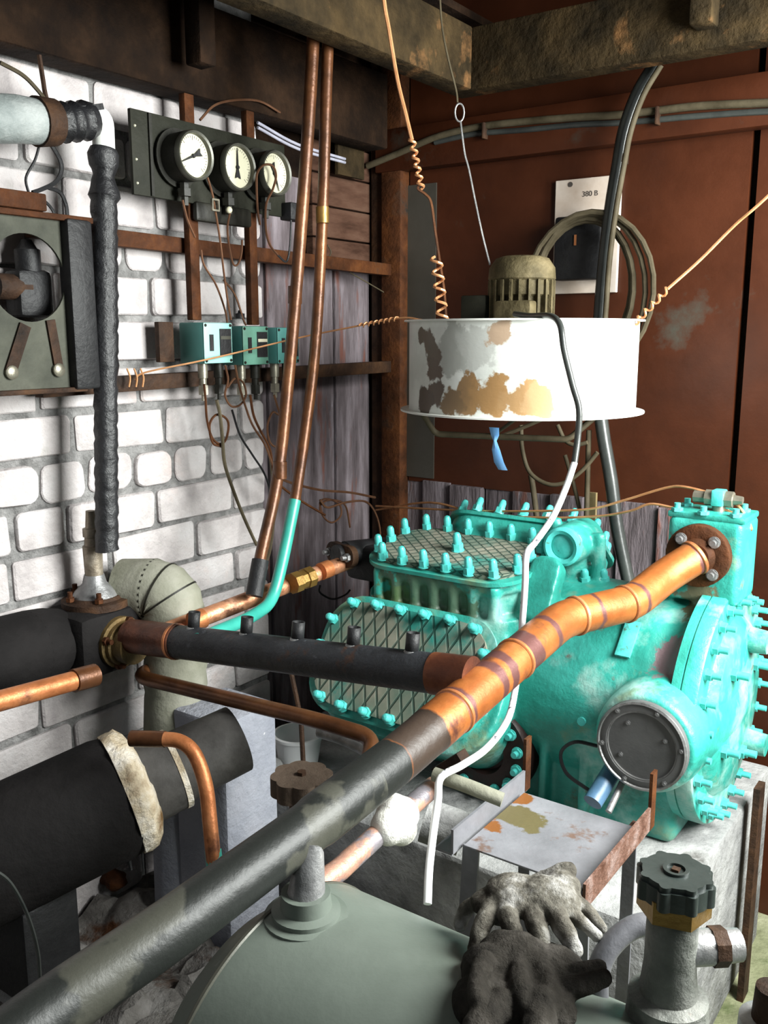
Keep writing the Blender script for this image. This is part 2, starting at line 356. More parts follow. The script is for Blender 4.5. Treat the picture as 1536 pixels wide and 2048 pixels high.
# horizontal rails and uprights on the brick wall
for (x0, y0, x1, y1, lab) in ((225, 474, 775, 540, 'upper rusty steel rail across bricks and planks'), (232, 770, 775, 733, 'lower rusty steel rail under the teal boxes')):
    p = LL(x0, y0, .05); q = LL(x1, y1, .05)
    MB().bar((.05, 1.34, p.z), (.05, q.y, q.z), .036, .03, bev=.002).one('steel_rail', 'rust' if y0 < 600 else 'rust_dark', lab, 'rail')
for (x, y0, y1, w, lab) in ((380, 150, 640, .03, 'rusty upright behind the leftmost gauge'), (500, 190, 650, .028, 'rusty upright between the middle and right gauges')):
    p = LL(x, y0, .085); q = LL(x, y1, .085); q.y = p.y = (p.y + q.y) / 2
    MB().bar(p, q, w, .02, side=(0, 1, 0), bev=.002).one('steel_upright', 'rust', lab, 'upright')

# ============================================================ GAUGES
gb = Thing('gauge_board', 'dark olive board carrying three round gauges above the rail', 'board', (.09, .87, 1.9))
p = LL(270, 210, .10); q = LL(520, 440, .10); zt = 2.085; zb = 1.905
gb.part('panel', MB().box((.097, .60, zb), (.107, 1.105, zt), bev=.002), 'board')
gb.part('edge_strip', MB().box((.107, 1.05, zb + .002), (.112, 1.058, zt - .002)), 'gauge')
gb.part('foot_plate', MB().box((.10, .74, 1.865), (.118, .93, 1.91), bev=.008), 'gauge')
for zz in (2.05, 1.98, 1.93):
    gb.part('rivet', MB().lathe([(0, .003), (.002, .002)], (.107, 1.094, zz), (1, 0, 0), 8), 'dial')
def gauge(px, py, lab, ang, near=.16):
    c = LL(px, py, .165); t = Thing('pressure_gauge', lab, 'gauge', (c.x, c.y, c.z - .07), 'round gauges on the olive board')
    r = .055
    cs = t.part('case', MB().lathe([(-.055, r * .75), (-.05, r * .97), (-.006, r), (0, r * .98)], c, (1, 0, 0), 36), 'gauge')
    t.part('dial', MB().lathe([(0, r * .86), (.0012, r * .86)], c, (1, 0, 0), 36), 'dial')
    bz = [(r, 0), (r, .008), (r * .96, .014), (r * .87, .012), (r * .85, .002)]
    mb = MB(); rings = [mb.ring([c + Vector((h, rr * math.cos(6.28318 * k / 40), rr * math.sin(6.28318 * k / 40))) for k in range(40)]) for rr, h in bz]
    mb.loop_faces(rings, True, False); t.part('bezel', mb, 'bezel')
    tk = MB()
    for i in range(31):
        an = R(-45 + 270 * i / 30); l = .010 if i % 5 == 0 else .005
        d = Vector((0, math.cos(an), math.sin(an))); s = Vector((0, -math.sin(an), math.cos(an)))
        tk.obox(c + Vector((.0014, 0, 0)) + d * (r * .80 - l / 2), (l / 2, .0005, .0003), d, s)
    t.part('scale_marks', tk, 'ink')
    an = R(ang); d = Vector((0, math.cos(an), math.sin(an))); s = Vector((0, -math.sin(an), math.cos(an)))
    nd = MB(); o = c + Vector((.004, 0, 0))
    nd.prism([(-.026, -.009), (-.022, 0), (-.026, .009), (-.004, .003), (.044, .0008), (.044, -.0008), (-.004, -.003)], o, d, s, (1, 0, 0), .001)
    nd.lathe([(0, .005), (.003, .004)], o, (1, 0, 0), 14); t.part('needle', nd, 'black')
    f = MB().lathe([(0, .011), (.012, .011), (.013, .016), (.03, .016), (.031, .009), (.05, .009)], c + Vector((-.03, 0, -r - .0)), (0, 0, -1), 6)
    t.part('stem_fitting', f, 'gauge'); t.part('mounting_flange', MB().lathe([(0, r * 1.18), (.004, r * 1.18)], c + Vector((-.05, 0, 0)), (1, 0, 0), 30), 'gauge')
    return t, c
g1, c1 = gauge(385, 312, 'leftmost round gauge, needle pointing left and slightly down', -25)
g2, c2 = gauge(473, 335, 'middle round gauge with its needle pointing straight up', 90)
g3, c3 = gauge(547, 347, 'rightmost round gauge partly behind a looped thin copper tube', 250)
# brackets and small fittings under the gauges
q = LL(431, 410, .17)
mb = MB().prism(rrect(.012, .014, .002, 2), q - Vector((.004, 0, 0)), (0, 1, 0), (0, 0, 1), (1, 0, 0), .006, inner=rrect(.008, .010, .001, 2))
mb.one('square_clip', 'zinc', 'small pale square clip under the middle gauge', 'clip')
q = LL(458, 420, .16); MB().ell(q, (.008, .008, .008)).one('brass_knob', 'dial', 'pale yellow round knob under the middle gauge', 'knob')
q = LL(588, 425, .12); MB().box(q - Vector((.02, .035, .022)), q + Vector((.02, .035, .022)), bev=.004).one('junction_block', 'black', 'black block just right of the third gauge, behind the tall pipe', 'block')
q0 = LL(515, 245, .05); q1 = LL(600, 290, .05); q2 = LL(690, 318, .05)
for i in range(2):
    MB().tube(cat([q0 + Vector((0, 0, -i * .012)), q1 + Vector((0, .01, -i * .011)), q2 + Vector((0, 0, -i * .010))]), .004, 8).one('white_cable', 'palecable', ['upper', 'lower'][i] + ' of two pale cables behind the right gauge and tall pipes', 'cable')
# ============================================================ TEAL PRESSURE SWITCHES
def switch(xc, yt, yb, d, lab, front, w, dark=False):
    p = LL(xc, yt, d); q = LL(xc, yb, d); c = (p + q) / 2; hz = (p.z - q.z) / 2
    t = Thing('pressure_switch', lab, 'switch', (c.x - .04, c.y, c.z - hz), 'teal switch boxes on the lower rail')
    t.part('housing', MB().box((c.x - .085, c.y - w, c.z - hz), (c.x - .003, c.y + w, c.z + hz), bev=.004), 'box_dark')
    cv = t.part('cover', MB().box((c.x - .003, c.y - w * .98, c.z - hz * .98), (c.x, c.y + w * .98, c.z + hz * .98), bev=.0015), front)
    x = c.x
    t.part('scale_window', MB().box((x, c.y + w * .36, c.z - hz * .38), (x + .002, c.y + w * .62, c.z + hz * .42)), 'black')
    t.part('range_window', MB().box((x, c.y - w * .88, c.z - hz * .6), (x + .002, c.y - w * .08, c.z + hz * .7)), 'black')
    t.part('scale_strip', MB().box((x + .002, c.y - w * .84, c.z + hz * .18), (x + .003, c.y - w * .12, c.z + hz * .34)), 'dial' if front == 'box_olive' else 'bezel')
    for sy in (-1, 1):
        for sz in (-1, 1):
            t.part('screw', MB().lathe([(0, .004), (.002, .003)], (x, c.y + sy * w * .86, c.z + sz * hz * .86), (1, 0, 0), 10), 'gauge')
    for off in (w * .55, -w * .55):
        f = MB().lathe([(0, .012), (.035, .012), (.036, .009), (.055, .009)], (x - .03, c.y + off, c.z - hz), (0, 0, -1), 16)
        f.lathe([(.052, .013), (.075, .013), (.076, .006), (.09, .006)], (x - .03, c.y + off, c.z - hz), (0, 0, -1), 6)
        t.part('union_nut', f, 'zinc' if off > 0 else 'gauge')
    return t, c, hz
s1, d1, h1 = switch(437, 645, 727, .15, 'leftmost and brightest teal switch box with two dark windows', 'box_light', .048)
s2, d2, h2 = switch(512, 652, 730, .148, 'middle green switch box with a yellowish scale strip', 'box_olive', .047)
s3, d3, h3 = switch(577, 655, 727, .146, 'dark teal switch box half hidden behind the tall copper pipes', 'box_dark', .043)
q = LL(347, 690, .07); MB().box((.05, q.y - .006, d1.z - .045), (.066, q.y + .04, d1.z + .05), bev=.002).one('mounting_plate', 'rust_dark', 'rusty plate behind the leftmost teal switch box', 'plate')
q = LL(480, 637, .14); MB().lathe([(0, .012), (.012, .012), (.013, .006), (.02, .004)], q, (0, 0, 1), 14).one('cap_nut', 'black', 'black cap on top between the left and middle teal boxes', 'cap')
# ============================================================ THIN TUBES BY THE GAUGES
def wl_wire(pts, d, r, mat, lab, nm='capillary_tube', cc='tube', **k):
    return wire(nm, [LL(x, y, (d if len(t) == 0 else t[0])) for (x, y, *t) in pts], r, mat, lab, cc, **k)
wl_wire([(415, 355), (425, 390), (432, 430), (440, 480), (447, 540), (455, 600), (462, 640)], .16, .0026, 'capillary', 'thin copper tube running from the left gauge down to the left teal box')
wl_wire([(460, 425), (455, 455), (458, 490), (466, 527), (476, 528), (483, 505), (484, 480)], .15, .0026, 'capillary', 'thin tube hanging in a narrow U below the middle gauge')
wl_wire([(402, 500), (408, 530), (432, 570), (450, 620), (455, 650)], .14, .0026, 'capillary', 'thin tube slanting down beside the left upright to the left teal box')
wl_wire([(447, 560), (470, 590), (487, 640), (492, 650)], .15, .0026, 'capillary', 'short thin tube branching right to the gap between teal boxes')
wl_wire([(520, 450), (515, 420), (513, 370), (515, 345), (528, 330), (545, 332), (552, 352), (545, 380), (532, 410), (532, 460), (540, 490), (555, 510)], .19, .003, 'capillary', 'looped copper tube crossing the face of the right gauge')
wl_wire([(365, 400), (375, 440), (390, 475)], .14, .0026, 'capillary', 'short thin tube dropping from under the leftmost gauge')
wl_wire([(555, 510), (573, 523), (580, 490), (582, 440)], .13, .0028, 'black', 'dark thin wire hanging in a U right of the third gauge')
wl_wire([(400, 240), (430, 210), (475, 200), (520, 203), (560, 225)], .11, .003, 'capillary', 'arched copper tube over the gauge board')
wl_wire([(408, 768), (411, 800), (414, 840), (424, 875), (440, 888), (452, 878), (457, 850), (450, 835), (432, 830), (419, 850), (425, 885), (442, 893)], .15, .0032, 'copper_dark', 'tan tube with a loop below the left teal box')
wl_wire([(433, 800), (440, 830), (445, 880), (450, 930), (470, 990), (490, 1040), (513, 1090)], .16, .0045, 'cable', 'thick tan tube running down across the bricks from the left teal box')
wl_wire([(450, 730), (456, 760), (450, 790), (462, 812), (480, 810), (492, 790), (486, 765), (470, 757), (455, 775)], .16, .0028, 'capillary', 'coil of thin copper tube between left and middle teal boxes')
wl_wire([(470, 730), (478, 770), (490, 810), (505, 850), (530, 890), (545, 930)], .165, .003, 'capillary', 'thin copper tube curving down right from the gap between the teal boxes')
wl_wire([(500, 790), (507, 830), (520, 860), (540, 900), (552, 960), (600, 1000), (650, 1030)], .16, .0035, 'copper_dark', 'thin copper tube below the middle teal box passing behind the tall pipes')
wl_wire([(548, 790), (560, 830), (570, 860), (565, 885), (550, 893), (538, 880), (535, 850), (545, 825), (558, 830)], .15, .003, 'capillary', 'oval loop of copper tube below the dark teal box')
wl_wire([(464, 820), (480, 870), (505, 910), (530, 950), (545, 1000)], .12, .003, 'black', 'dark tube slanting across the bricks below the coil')
wl_wire([(538, 900), (545, 960), (548, 1030), (540, 1100), (530, 1130)], .13, .004, 'cable', 'tan tube hanging down at the end of the bricks')
wl_wire([(552, 950), (580, 965), (640, 980), (700, 985), (750, 995)], .10, .004, 'capillary', 'dark copper tube running right at mid height across the planks')
wl_wire([(640, 1000), (655, 1015), (690, 1005), (730, 1003), (750, 1025), (760, 1060), (758, 1090)], .12, .0035, 'capillary', 'thin tube arching from the planks down to the black flange')
wl_wire([(645, 1030), (640, 1005), (655, 998), (678, 1008), (682, 1030), (665, 1045), (648, 1035), (640, 1012), (660, 1000), (690, 1010), (700, 1055)], .11, .003, 'capillary', 'small coil of thin tube on the planks above the black flange')
wl_wire([(640, 1170), (640, 1185), (665, 1198), (690, 1190), (700, 1180)], .2, .003, 'black', 'small black wire loop under the black flange')
wl_wire([(665, 1370), (668, 1390), (680, 1400), (690, 1385), (700, 1395), (712, 1410)], .2, .003, 'capillary', 'small curl of tube low on the planks below the black header pipe')

# orange tie wire from rail to fan
FC = Vector((.784, .548, 0)); FR = .264; FZ0, FZ1 = 1.425, 1.63
A = [LL(270, 760, .08), LL(290, 745, .09), LL(400, 722, .165), LL(470, 706, .17), LB(600, 675, .72), LB(700, 655, .70), LB(800, 636, .66), LB(845, 640, .66)]
wire('tie_wire', A, .0022, 'copper_wire', 'long pale orange wire from the lower rail to the fan drum')
tw = []
for i in range(30):
    t = i / 29; p = A[5].lerp(A[6], .2 + t * .75); tw.append(p + Vector((0, .005 * math.cos(i * 1.6), .005 * math.sin(i * 1.6))))
wire('wire_twist', tw, .0018, 'copper_wire', 'twisted end of the long orange wire just left of the fan drum')
for i, (x, lab) in enumerate(((258, 'left'), (272, 'middle'), (285, 'right'))):
    wl_wire([(x - 4, 737), (x + 2, 755), (x, 774)], .085, .0022, 'copper_wire', lab + ' of three orange wire turns round the end of the lower rail', 'wire_turn', 'wire')
wl_wire([(655, 490), (662, 505), (655, 520), (670, 525), (700, 545), (760, 580), (800, 605)], .03, .002, 'cable', 'thin wire from the rail by the tall pipes drooping right to the frame post', 'thin_wire', 'wire')

# ============================================================ TALL COPPER PIPES
pa = [LL(632, -30, .37), LL(618, 230, .36), LL(600, 480, .35), LL(582, 700, .33), LL(556, 950, .33), LL(520, 1120, .34), LL(510, 1192, .35)]
tp = Thing('copper_riser_pipe', 'taller dark copper pipe, left of the pair rising to the ceiling', 'pipe', pa[-1])
tp.part('tube', MB().tube(cat(pa), .0145, 16), 'copper_dark')
for x, y in ((590, 590), (560, 940)):
    q = LL(x, y, .335); tp.part('joint', MB().lathe([(-.02, .0165), (.02, .0165)], q, (0, -.04, 1), 16), 'copper_dark')
tp.part('socket', MB().tube([LL(521, 1120, .34), LL(508, 1192, .35)], .020, 16), 'black')
pb = [LL(660, -30, .37), LL(652, 200, .365), LL(645, 430, .36), LL(630, 700, .34), LL(608, 880, .34), LL(590, 1000, .34)]
tp = Thing('copper_riser_pipe', 'right one of the two tall copper pipes, turning turquoise at its foot', 'pipe', LL(545, 1190, .36))
tp.part('tube', MB().tube(cat(pb), .0135, 16), 'copper_dark')
tp.part('painted_elbow', MB().tube(bend([LL(590, 1000, .34), LL(568, 1110, .35), LL(545, 1205, .36), LL(500, 1236, .40), LL(395, 1280, .43)], .05), .0145, 16), 'turq_pipe', label='turquoise painted lower run')
tp.part('joint', MB().lathe([(-.018, .0155), (.018, .0155)], LL(645, 430, .37), (0, 0, 1), 16), 'brass')

# horizontal copper return pipe
t = Thing('copper_return_pipe', 'copper pipe sloping up right behind the turquoise elbow to the black flange', 'pipe', LL(500, 1192, .35))
P0, P1 = LL(335, 1262, .27), LL(700, 1122, .35)
t.part('tube', MB().tube(dense([P0, P1], .03), .0205, 18), pm('mottled_copper', [(.36, .15, .08), (.60, .28, .15), (.72, .40, .26)], 14, .4, .55, bump=.2, over=[((.16, .07, .04), 9, .54, .62)]))
t.part('coupling', MB().lathe([(-.032, .027), (-.01, .027), (-.009, .023), (.009, .023), (.01, .027), (.032, .027)], LL(603, 1160, .35), (P1 - P0), 8), 'brass')
q = LL(395, 1240, .335); t.part('joint', MB().lathe([(-.015, .0225), (.015, .0225)], q, (P1 - P0), 16), 'copper')
q = LL(650, 1140, .35); t.part('joint', MB().lathe([(-.015, .0225), (.015, .0225)], q, (P1 - P0), 16), 'copper')
t = Thing('copper_stub_pipe', 'copper pipe at the left edge below the dark insulated pipe', 'pipe', LL(60, 1380, .34))
Q0, Q1 = LL(-60, 1418, .34), LL(190, 1350, .34)
t.part('tube', MB().tube(dense([Q0, Q1], .03), .019, 18), 'copper')
t.part('end_collar', MB().lathe([(-.05, .0225), (0, .0225), (.002, .018)], Q1, (Q1 - Q0), 18), 'copper_dark')
# dark curved pipe
t = Thing('curved_dark_pipe', 'dark steel pipe with a sharp bend crossing below the black header pipe', 'pipe', LP(500, 1400, 1.9))
t.part('tube', MB().tube(bend([LP(350, 1318, 2.1), LP(268, 1352, 1.98), LP(640, 1442, 1.72), LP(748, 1475, 1.68), LP(735, 1530, 1.62)], .05), .016, 16), 'copper_dark')
t.part('copper_end', MB().tube([LP(372, 1312, 2.12), LP(330, 1326, 2.07)], .0165, 14), 'copper')

# ============================================================ BLACK FLANGE LEFT OF COMPRESSOR
c = LB(690, 1108, .66)
t = Thing('oval_pipe_flange', 'black oval flange with two bolts at the far end of the copper return pipe', 'flange', c)
n = Vector((-.3, .95, .05)).normalized(); xx = Vector((.95, .3, 0)).normalized(); yy = n.cross(xx)
t.part('plate', MB().prism(rrect(.062, .028, .027, 6), c, xx, yy, n, .018), 'rust_dark')
t.part('neck', MB().lathe([(-.16, .034), (0, .034), (.0, .03), (.03, .026)], c, n, 20), 'black')
bm_ = bolt_mesh('bolt', .009, .022, 'steel', False)
for s in (-1, 1): t.inst('bolt', bm_, c + xx * s * .042 + n * .018, n)
MB().box(c + Vector((-.02, -.12, -.075)), c + Vector((.17, -.02, .02)), bev=.02).one('valve_block', 'black', 'black block between the oval flange and the compressor', 'valve')

# ============================================================ COMPRESSOR
CA, CB, CZ, CR = 1.0, .47, .775, .245
cpO = Thing('refrigeration_compressor', 'large turquoise compressor with bolted covers standing on the concrete plinth', 'compressor', (.85, .47, .5))
n1 = Vector((0, math.sin(R(10)), math.cos(R(10)))); t1 = Vector((0, math.cos(R(10)), -math.sin(R(10))))
n2 = Vector((0, math.cos(R(33)), math.sin(R(33)))); t2 = Vector((0, -math.sin(R(33)), math.cos(R(33))))
n3 = Vector((0, -math.sin(R(38)), math.cos(R(38)))); t3 = Vector((0, math.cos(R(38)), math.sin(R(38))))
K1 = Vector((.635, .575, 1.065)); K2 = Vector((.615, .815, .835)); K3 = Vector((.72, .34, 1.075)); X = Vector((1, 0, 0))
mb = MB()
mb.lathe([(0, CR * .9), (.02, CR), (.40, CR), (.43, CR * .97), (.46, CR * 1.02), (.475, CR * 1.06)], (.76, CB, CZ), X, 48)
mb.lathe([(0, .17), (.05, .2), (.42, .2)], (.37, CB + .03, CZ - .02), X, 40)
def housing(K, n, tt, ha, ht, depth):
    o = rrect(ha, ht, ht * .75, 7); mb.prism(o, K - n * depth, X, tt, n, depth - .02)
    o2 = rrect(ha + .008, ht + .008, ht * .75, 7); mb.prism(o2, K - n * .045, X, tt, n, .03)
housing(K1, n1, t1, .205, .120, .32); housing(K2, n2, t2, .225, .135, .34); housing(K3, n3, t3, .2, .11, .3)
mb.prism(rrect(.235, .15, .11, 7), K1 - n1 * .3, X, t1, n1, .20)
mb.prism(rrect(.255, .165, .12, 7), K2 - n2 * .33, X, t2, n2, .26)
for i in range(7):                          # cast pillars under the front row of top studs
    aa = K1.x - .165 + .055 * i; mb.tube([Vector((aa, K1.y, K1.z)) + t1 * .118 - n1 * .02, Vector((aa, K1.y, K1.z)) + t1 * .128 - n1 * .10], .015, 10)
oc = LB(1285, 1490, .80); oc.y = .80
mb.lathe([(-.36, .12), (-.05, .112), (-.012, .106), (-.004, .1)], oc, (0, 1, 0), 40)
mb.box((.80, .30, .5), (1.24, .66, .66), bev=.02)
mb.box((.42, .30, .5), (.62, .62, .70), bev=.02)
for aa in (.93, 1.03): mb.box((aa, .60, .5), (aa + .02, .70, .70), bev=.004)
fc = LB(1393, 1113, .565)                  # outlet flange centre
mb.box((fc.x - .075, .40, fc.z - .11), (fc.x + .085, fc.y - .025, fc.z + .078), bev=.012)
mb.lathe([(-.10, .05), (0, .05)], (fc.x, .44, fc.z - .1), (0, 0, 1), 24)
# shoulder and ring boss
e = LB(1128, 1092, .53)
mb.lathe([(-.13, .05), (-.02, .05), (0, .046)], e, (0, 1, 0), 28)
mb.lathe([(0, .05), (.10, .035)], (e.x, e.y - .07, e.z - .13), (0, 0, 1), 20)
mb.lathe([(0, .02), (.20, .015)], (e.x + .065, e.y - .06, e.z - .17), (0, 0, 1), 14)
mb.lathe([(0, .02), (.22, .015)], (e.x - .06, e.y - .08, e.z - .17), (0, 0, 1), 14)
mb.prism(rrect(.04, .08, .03, 6), (.885, .585, 1.0), Vector((1, .1, 0)), Vector((0, .5, -.86)), Vector((0, .86, .5)), .05)
turq_body = M['turq']
body = cpO.part('crankcase', mb, turq_body)
rm = body.modifiers.new('Remesh', 'REMESH'); rm.mode = 'VOXEL'; rm.voxel_size = .0055; rm.use_smooth_shade = True
sm = body.modifiers.new('Smooth', 'SMOOTH'); sm.factor = .6; sm.iterations = 6
# diamond tread covers
def cover_mat():
    m = pm('ribbed_cover_paint', [(.10, .15, .115), (.19, .20, .155), (.30, .275, .22)], 8, .6, bump=0, over=[((.03, .20, .165), 6, .54, .64)])
    nt = m.node_tree; N = nt.nodes; L = nt.links; b = N['Principled BSDF']
    tc = [n for n in N if n.type == 'TEX_COORD'][0]; hs = None
    mp = N.new('ShaderNodeMapping'); mp.inputs['Rotation'].default_value = (0, 0, TH); L.new(tc.outputs['Object'], mp.inputs[0])
    for dr, rot in (('X', 0.75), ('X', -0.75)):
        m2 = N.new('ShaderNodeMapping'); m2.vector_type = 'TEXTURE'; m2.inputs['Rotation'].default_value = (0, 0, 0)
        dp = N.new('ShaderNodeVectorMath'); dp.operation = 'DOT_PRODUCT'; L.new(tc.outputs['Object'], dp.inputs[0])
        d = V * .55 + Vector((0, 0, 1)) * (.8 if rot > 0 else -.8) - U * (.8 if rot > 0 else -.8)
        dp.inputs[1].default_value = d * 330
        s = N.new('ShaderNodeMath'); s.operation = 'SINE'; L.new(dp.outputs['Value'], s.inputs[0])
        mr = N.new('ShaderNodeMapRange'); mr.inputs[1].default_value = .72; mr.inputs[2].default_value = .95; L.new(s.outputs[0], mr.inputs[0])
        if hs is None: hs = mr.outputs[0]
        else:
            mx = N.new('ShaderNodeMath'); mx.operation = 'MAXIMUM'; L.new(hs, mx.inputs[0]); L.new(mr.outputs[0], mx.inputs[1]); hs = mx.outputs[0]
    src = b.inputs['Base Color'].links[0].from_socket
    mx = N.new('ShaderNodeMixRGB'); L.new(hs, mx.inputs[0]); L.new(src, mx.inputs[1]); mx.inputs[2].default_value = (.02, .05, .04, 1)
    sc = N.new('ShaderNodeMath'); sc.operation = 'MULTIPLY'; sc.inputs[1].default_value = .75; L.new(hs, sc.inputs[0]); L.new(sc.outputs[0], mx.inputs[0])
    L.new(mx.outputs[0], b.inputs['Base Color'])
    bp = N.new('ShaderNodeBump'); bp.invert = True; bp.inputs['Strength'].default_value = .8; bp.inputs['Distance'].default_value = .003; L.new(hs, bp.inputs['Height']); L.new(bp.outputs[0], b.inputs['Normal'])
    return m
CM = cover_mat()
stud = bolt_mesh('bolt', .0105, .036, 'turq_bolt', True, .015)
studL = bolt_mesh('bolt', .0105, .046, 'turq_bolt', True, .015)
def cover(K, n, tt, ha, ht, num, me, nm, skip=()):
    mb = MB(); mb.prism(rrect(ha + .018, ht + .018, ht * .75, 7), K - n * .016, X, tt, n, .010)
    rim = cpO.part('cover_rim', mb, M['turq'])
    mb = MB(); mb.prism(rrect(ha, ht, ht * .7, 7), K - n * .006, X, tt, n, .010)
    pl = cpO.part(nm, mb, CM)
    o = rrect(ha - .004, ht - .004, ht * .62, 10); L_ = []; tot = 0; pts = [K + X * u + tt * w for u, w in o]; pts.append(pts[0])
    seg = [(b_ - a_).length for a_, b_ in zip(pts, pts[1:])]; tot = sum(seg)
    for i in range(num):
        if i in skip: continue
        d = tot * (i + .3) / num; j = 0
        while d > seg[j]: d -= seg[j]; j += 1
        p = pts[j].lerp(pts[j + 1], d / max(seg[j], 1e-6)); cpO.inst('bolt', me, p, n, pl, spin=i * .7)
    cpO.inst('bolt', me, K + n * .002, n, pl, 1.1)
    return pl
cover(K1, n1, t1, .205, .118, 18, studL, 'top_cover')
cover(K2, n2, t2, .225, .132, 18, stud, 'side_cover')
cover(K3, n3, t3, .20, .105, 16, studL, 'rear_cover')
# end cover
ec = Vector((1.255, .475, .782)); ER = .270
ecv = cpO.part('end_cover', MB().lathe([(0, ER), (.018, ER), (.019, ER - .003), (.021, ER - .003), (.022, ER), (.05, ER), (.055, ER - .004), (.057, .205), (.075, .185), (.082, .10), (.083, 0)], ec + Vector((-.022, 0, 0)), X, 72), 'turq')
eb = bolt_mesh('bolt', .010, .034, 'turq_bolt', False, .014)
for i in range(26):
    an = 6.28318 * i / 26 + .1
    cpO.inst('bolt', eb, ec + Vector((.033, .243 * math.cos(an), .243 * math.sin(an))), X, ecv, spin=i)
for an in (.9, 2.6, -1.9, -.5):
    cpO.inst('bolt', eb, ec + Vector((.05, .13 * math.cos(an), .13 * math.sin(an))), X, ecv, 1.25)
cpO.part('boss', MB().lathe([(0, .03), (.04, .026)], ec + Vector((.055, -.06, .14)), X, 18), 'turq'); cpO.part('boss', MB().lathe([(0, .03), (.05, .026)], ec + Vector((.05, -.10, -.12)), X, 18), 'turq')
# oil cover disc
oc2 = oc + Vector((0, 0, 0))
oil = cpO.part('oil_cover', MB().lathe([(-.008, .094), (.006, .094), (.010, .088), (.010, .074), (.004, .072), (.004, 0)], oc2, (0, 1, 0), 56), 'darkdisc', label='dark grey round cover')
mb = MB(); rg = [(.0935, .004), (.0935, .011), (.089, .013), (.087, .010)]
rings = [mb.ring([oc2 + Vector((rr * math.cos(6.28318 * k / 56), h, rr * math.sin(6.28318 * k / 56))) for k in range(56)]) for rr, h in rg]; mb.loop_faces(rings, True, False)
cpO.part('bright_rim', mb, 'steel', oil)
mb = MB(); rg = [(.074, .004), (.074, .0085), (.0705, .0085), (.0705, .004)]
rings = [mb.ring([oc2 + Vector((rr * math.cos(6.28318 * k / 56), h, rr * math.sin(6.28318 * k / 56))) for k in range(56)]) for rr, h in rg]; mb.loop_faces(rings, True, False)
cpO.part('inner_ring', mb, 'steel', oil)
sb = bolt_mesh('screw', .0045, .006, 'steel', False)
for i in range(6): an = 1.2 + 6.28318 * i / 6; cpO.inst('screw', sb, oc2 + Vector((.083 * math.cos(an), .009, .083 * math.sin(an))), (0, 1, 0), oil)
for an in (.45, 2.2, 3.75): cpO.inst('screw', sb, oc2 + Vector((.052 * math.cos(an), .004, .052 * math.sin(an))), (0, 1, 0), oil, .9)
# outlet flange
of = cpO.part('outlet_flange', MB().lathe([(-.03, .068), (-.002, .068), (0, .065), (0, .04), (.012, .034), (.016, .03)], fc, (0, 1, 0), 36), 'rust', label='rusty brown round flange')
fb = bolt_mesh('bolt', .0095, .016, 'steel', False, .013)
for an in (45, 135, 225, 315): cpO.inst('bolt', fb, fc + Vector((.050 * math.cos(R(an)), 0, .050 * math.sin(R(an)))), (0, 1, 0), of)
tb = bolt_mesh('bolt', .010, .018, 'turq_bolt', False)
vc = cpO.part('valve_top', MB().box((fc.x - .078, .42, fc.z + .074), (fc.x + .088, fc.y - .03, fc.z + .088), bev=.004), 'turq')
for dx, dy in ((-.06, -.05), (-.06, -.12), (.065, -.05), (.065, -.12), (0, -.04)): cpO.inst('bolt', tb, (fc.x + dx, fc.y + dy + .01, fc.z + .087), (0, 0, 1), vc)
mb = MB().lathe([(-.055, .013), (-.03, .013), (-.029, .018), (-.012, .018), (-.011, .012), (.011, .012), (.012, .018), (.03, .018), (.031, .011), (.05, .009)], (fc.x + .015, fc.y - .09, fc.z + .115), X, 8)
mb.lathe([(0, .014), (.03, .014)], (fc.x + .015, fc.y - .09, fc.z + .085), (0, 0, 1), 12)
cpO.part('tee_union', mb, 'zinc')
cpO.part('tee_body', MB().box((fc.x + .002, fc.y - .105, fc.z + .10), (fc.x + .028, fc.y - .070, fc.z + .135), bev=.003), 'turq_bolt')
# sight glass ring
mb = MB(); rg = [(.047, 0), (.047, .014), (.040, .018), (.031, .014), (.030, .002)]
rings = [mb.ring([e + Vector((rr * math.cos(6.28318 * k / 40), h, rr * math.sin(6.28318 * k / 40))) for k in range(40)]) for rr, h in rg]; mb.loop_faces(rings, True, False)
sg = cpO.part('sight_ring', mb, 'turq_bolt'); cpO.part('sight_plug', MB().lathe([(-.01, .031), (.004, .031), (.008, .024), (.009, 0)], e, (0, 1, 0), 30), 'turq_bolt', sg)
# dark round side opening with bolts
dc = LB(962, 1500, .72)
mb = MB().lathe([(-.2, .125), (-.01, .125), (0, .12), (.0, .06), (-.02, .055), (-.02, 0)], dc, (0, 1, 0), 44)
dcv = cpO.part('lower_side_cover', mb, 'darkcover', label='oily black round cover')
db = bolt_mesh('bolt', .0105, .020, 'turq_bolt', False, .014)
for i in range(14): an = 6.28318 * i / 14 + .2; cpO.inst('bolt', db, dc + Vector((.098 * math.cos(an), 0, .098 * math.sin(an))), (0, 1, 0), dcv)
q = LB(1173, 1437, .69); cpO.inst('bolt', bolt_mesh('bolt', .014, .03, 'turq_bolt', False, .022), q, (0, 1, .1))
# name plate on the barrel
def barrel_pt(px, py, off=0.0):
    best = None
    for i in range(400):
        b_ = .47 + .3 * i / 400; p = LB(px, py, b_); d = math.hypot(p.y - CB, p.z - CZ)
        if abs(d - CR - off) < (best[0] if best else 9): best = (abs(d - CR - off), p)
    return best[1]
q = barrel_pt(1256, 1278, .002); rn = Vector((0, q.y - CB, q.z - CZ)).normalized()
cpO.part('name_plate', MB().obox(q, (.017, .044, .0035), X, rn.cross(X), bev=.001), 'turq_bolt')
for x, y in ((1208, 1150), (1170, 1150), (940, 1200)):
    q = barrel_pt(x, y + 15, -.004) if x > 1000 else None
    if q: cpO.inst('bolt', stud, q, (0, .2, 1), body)
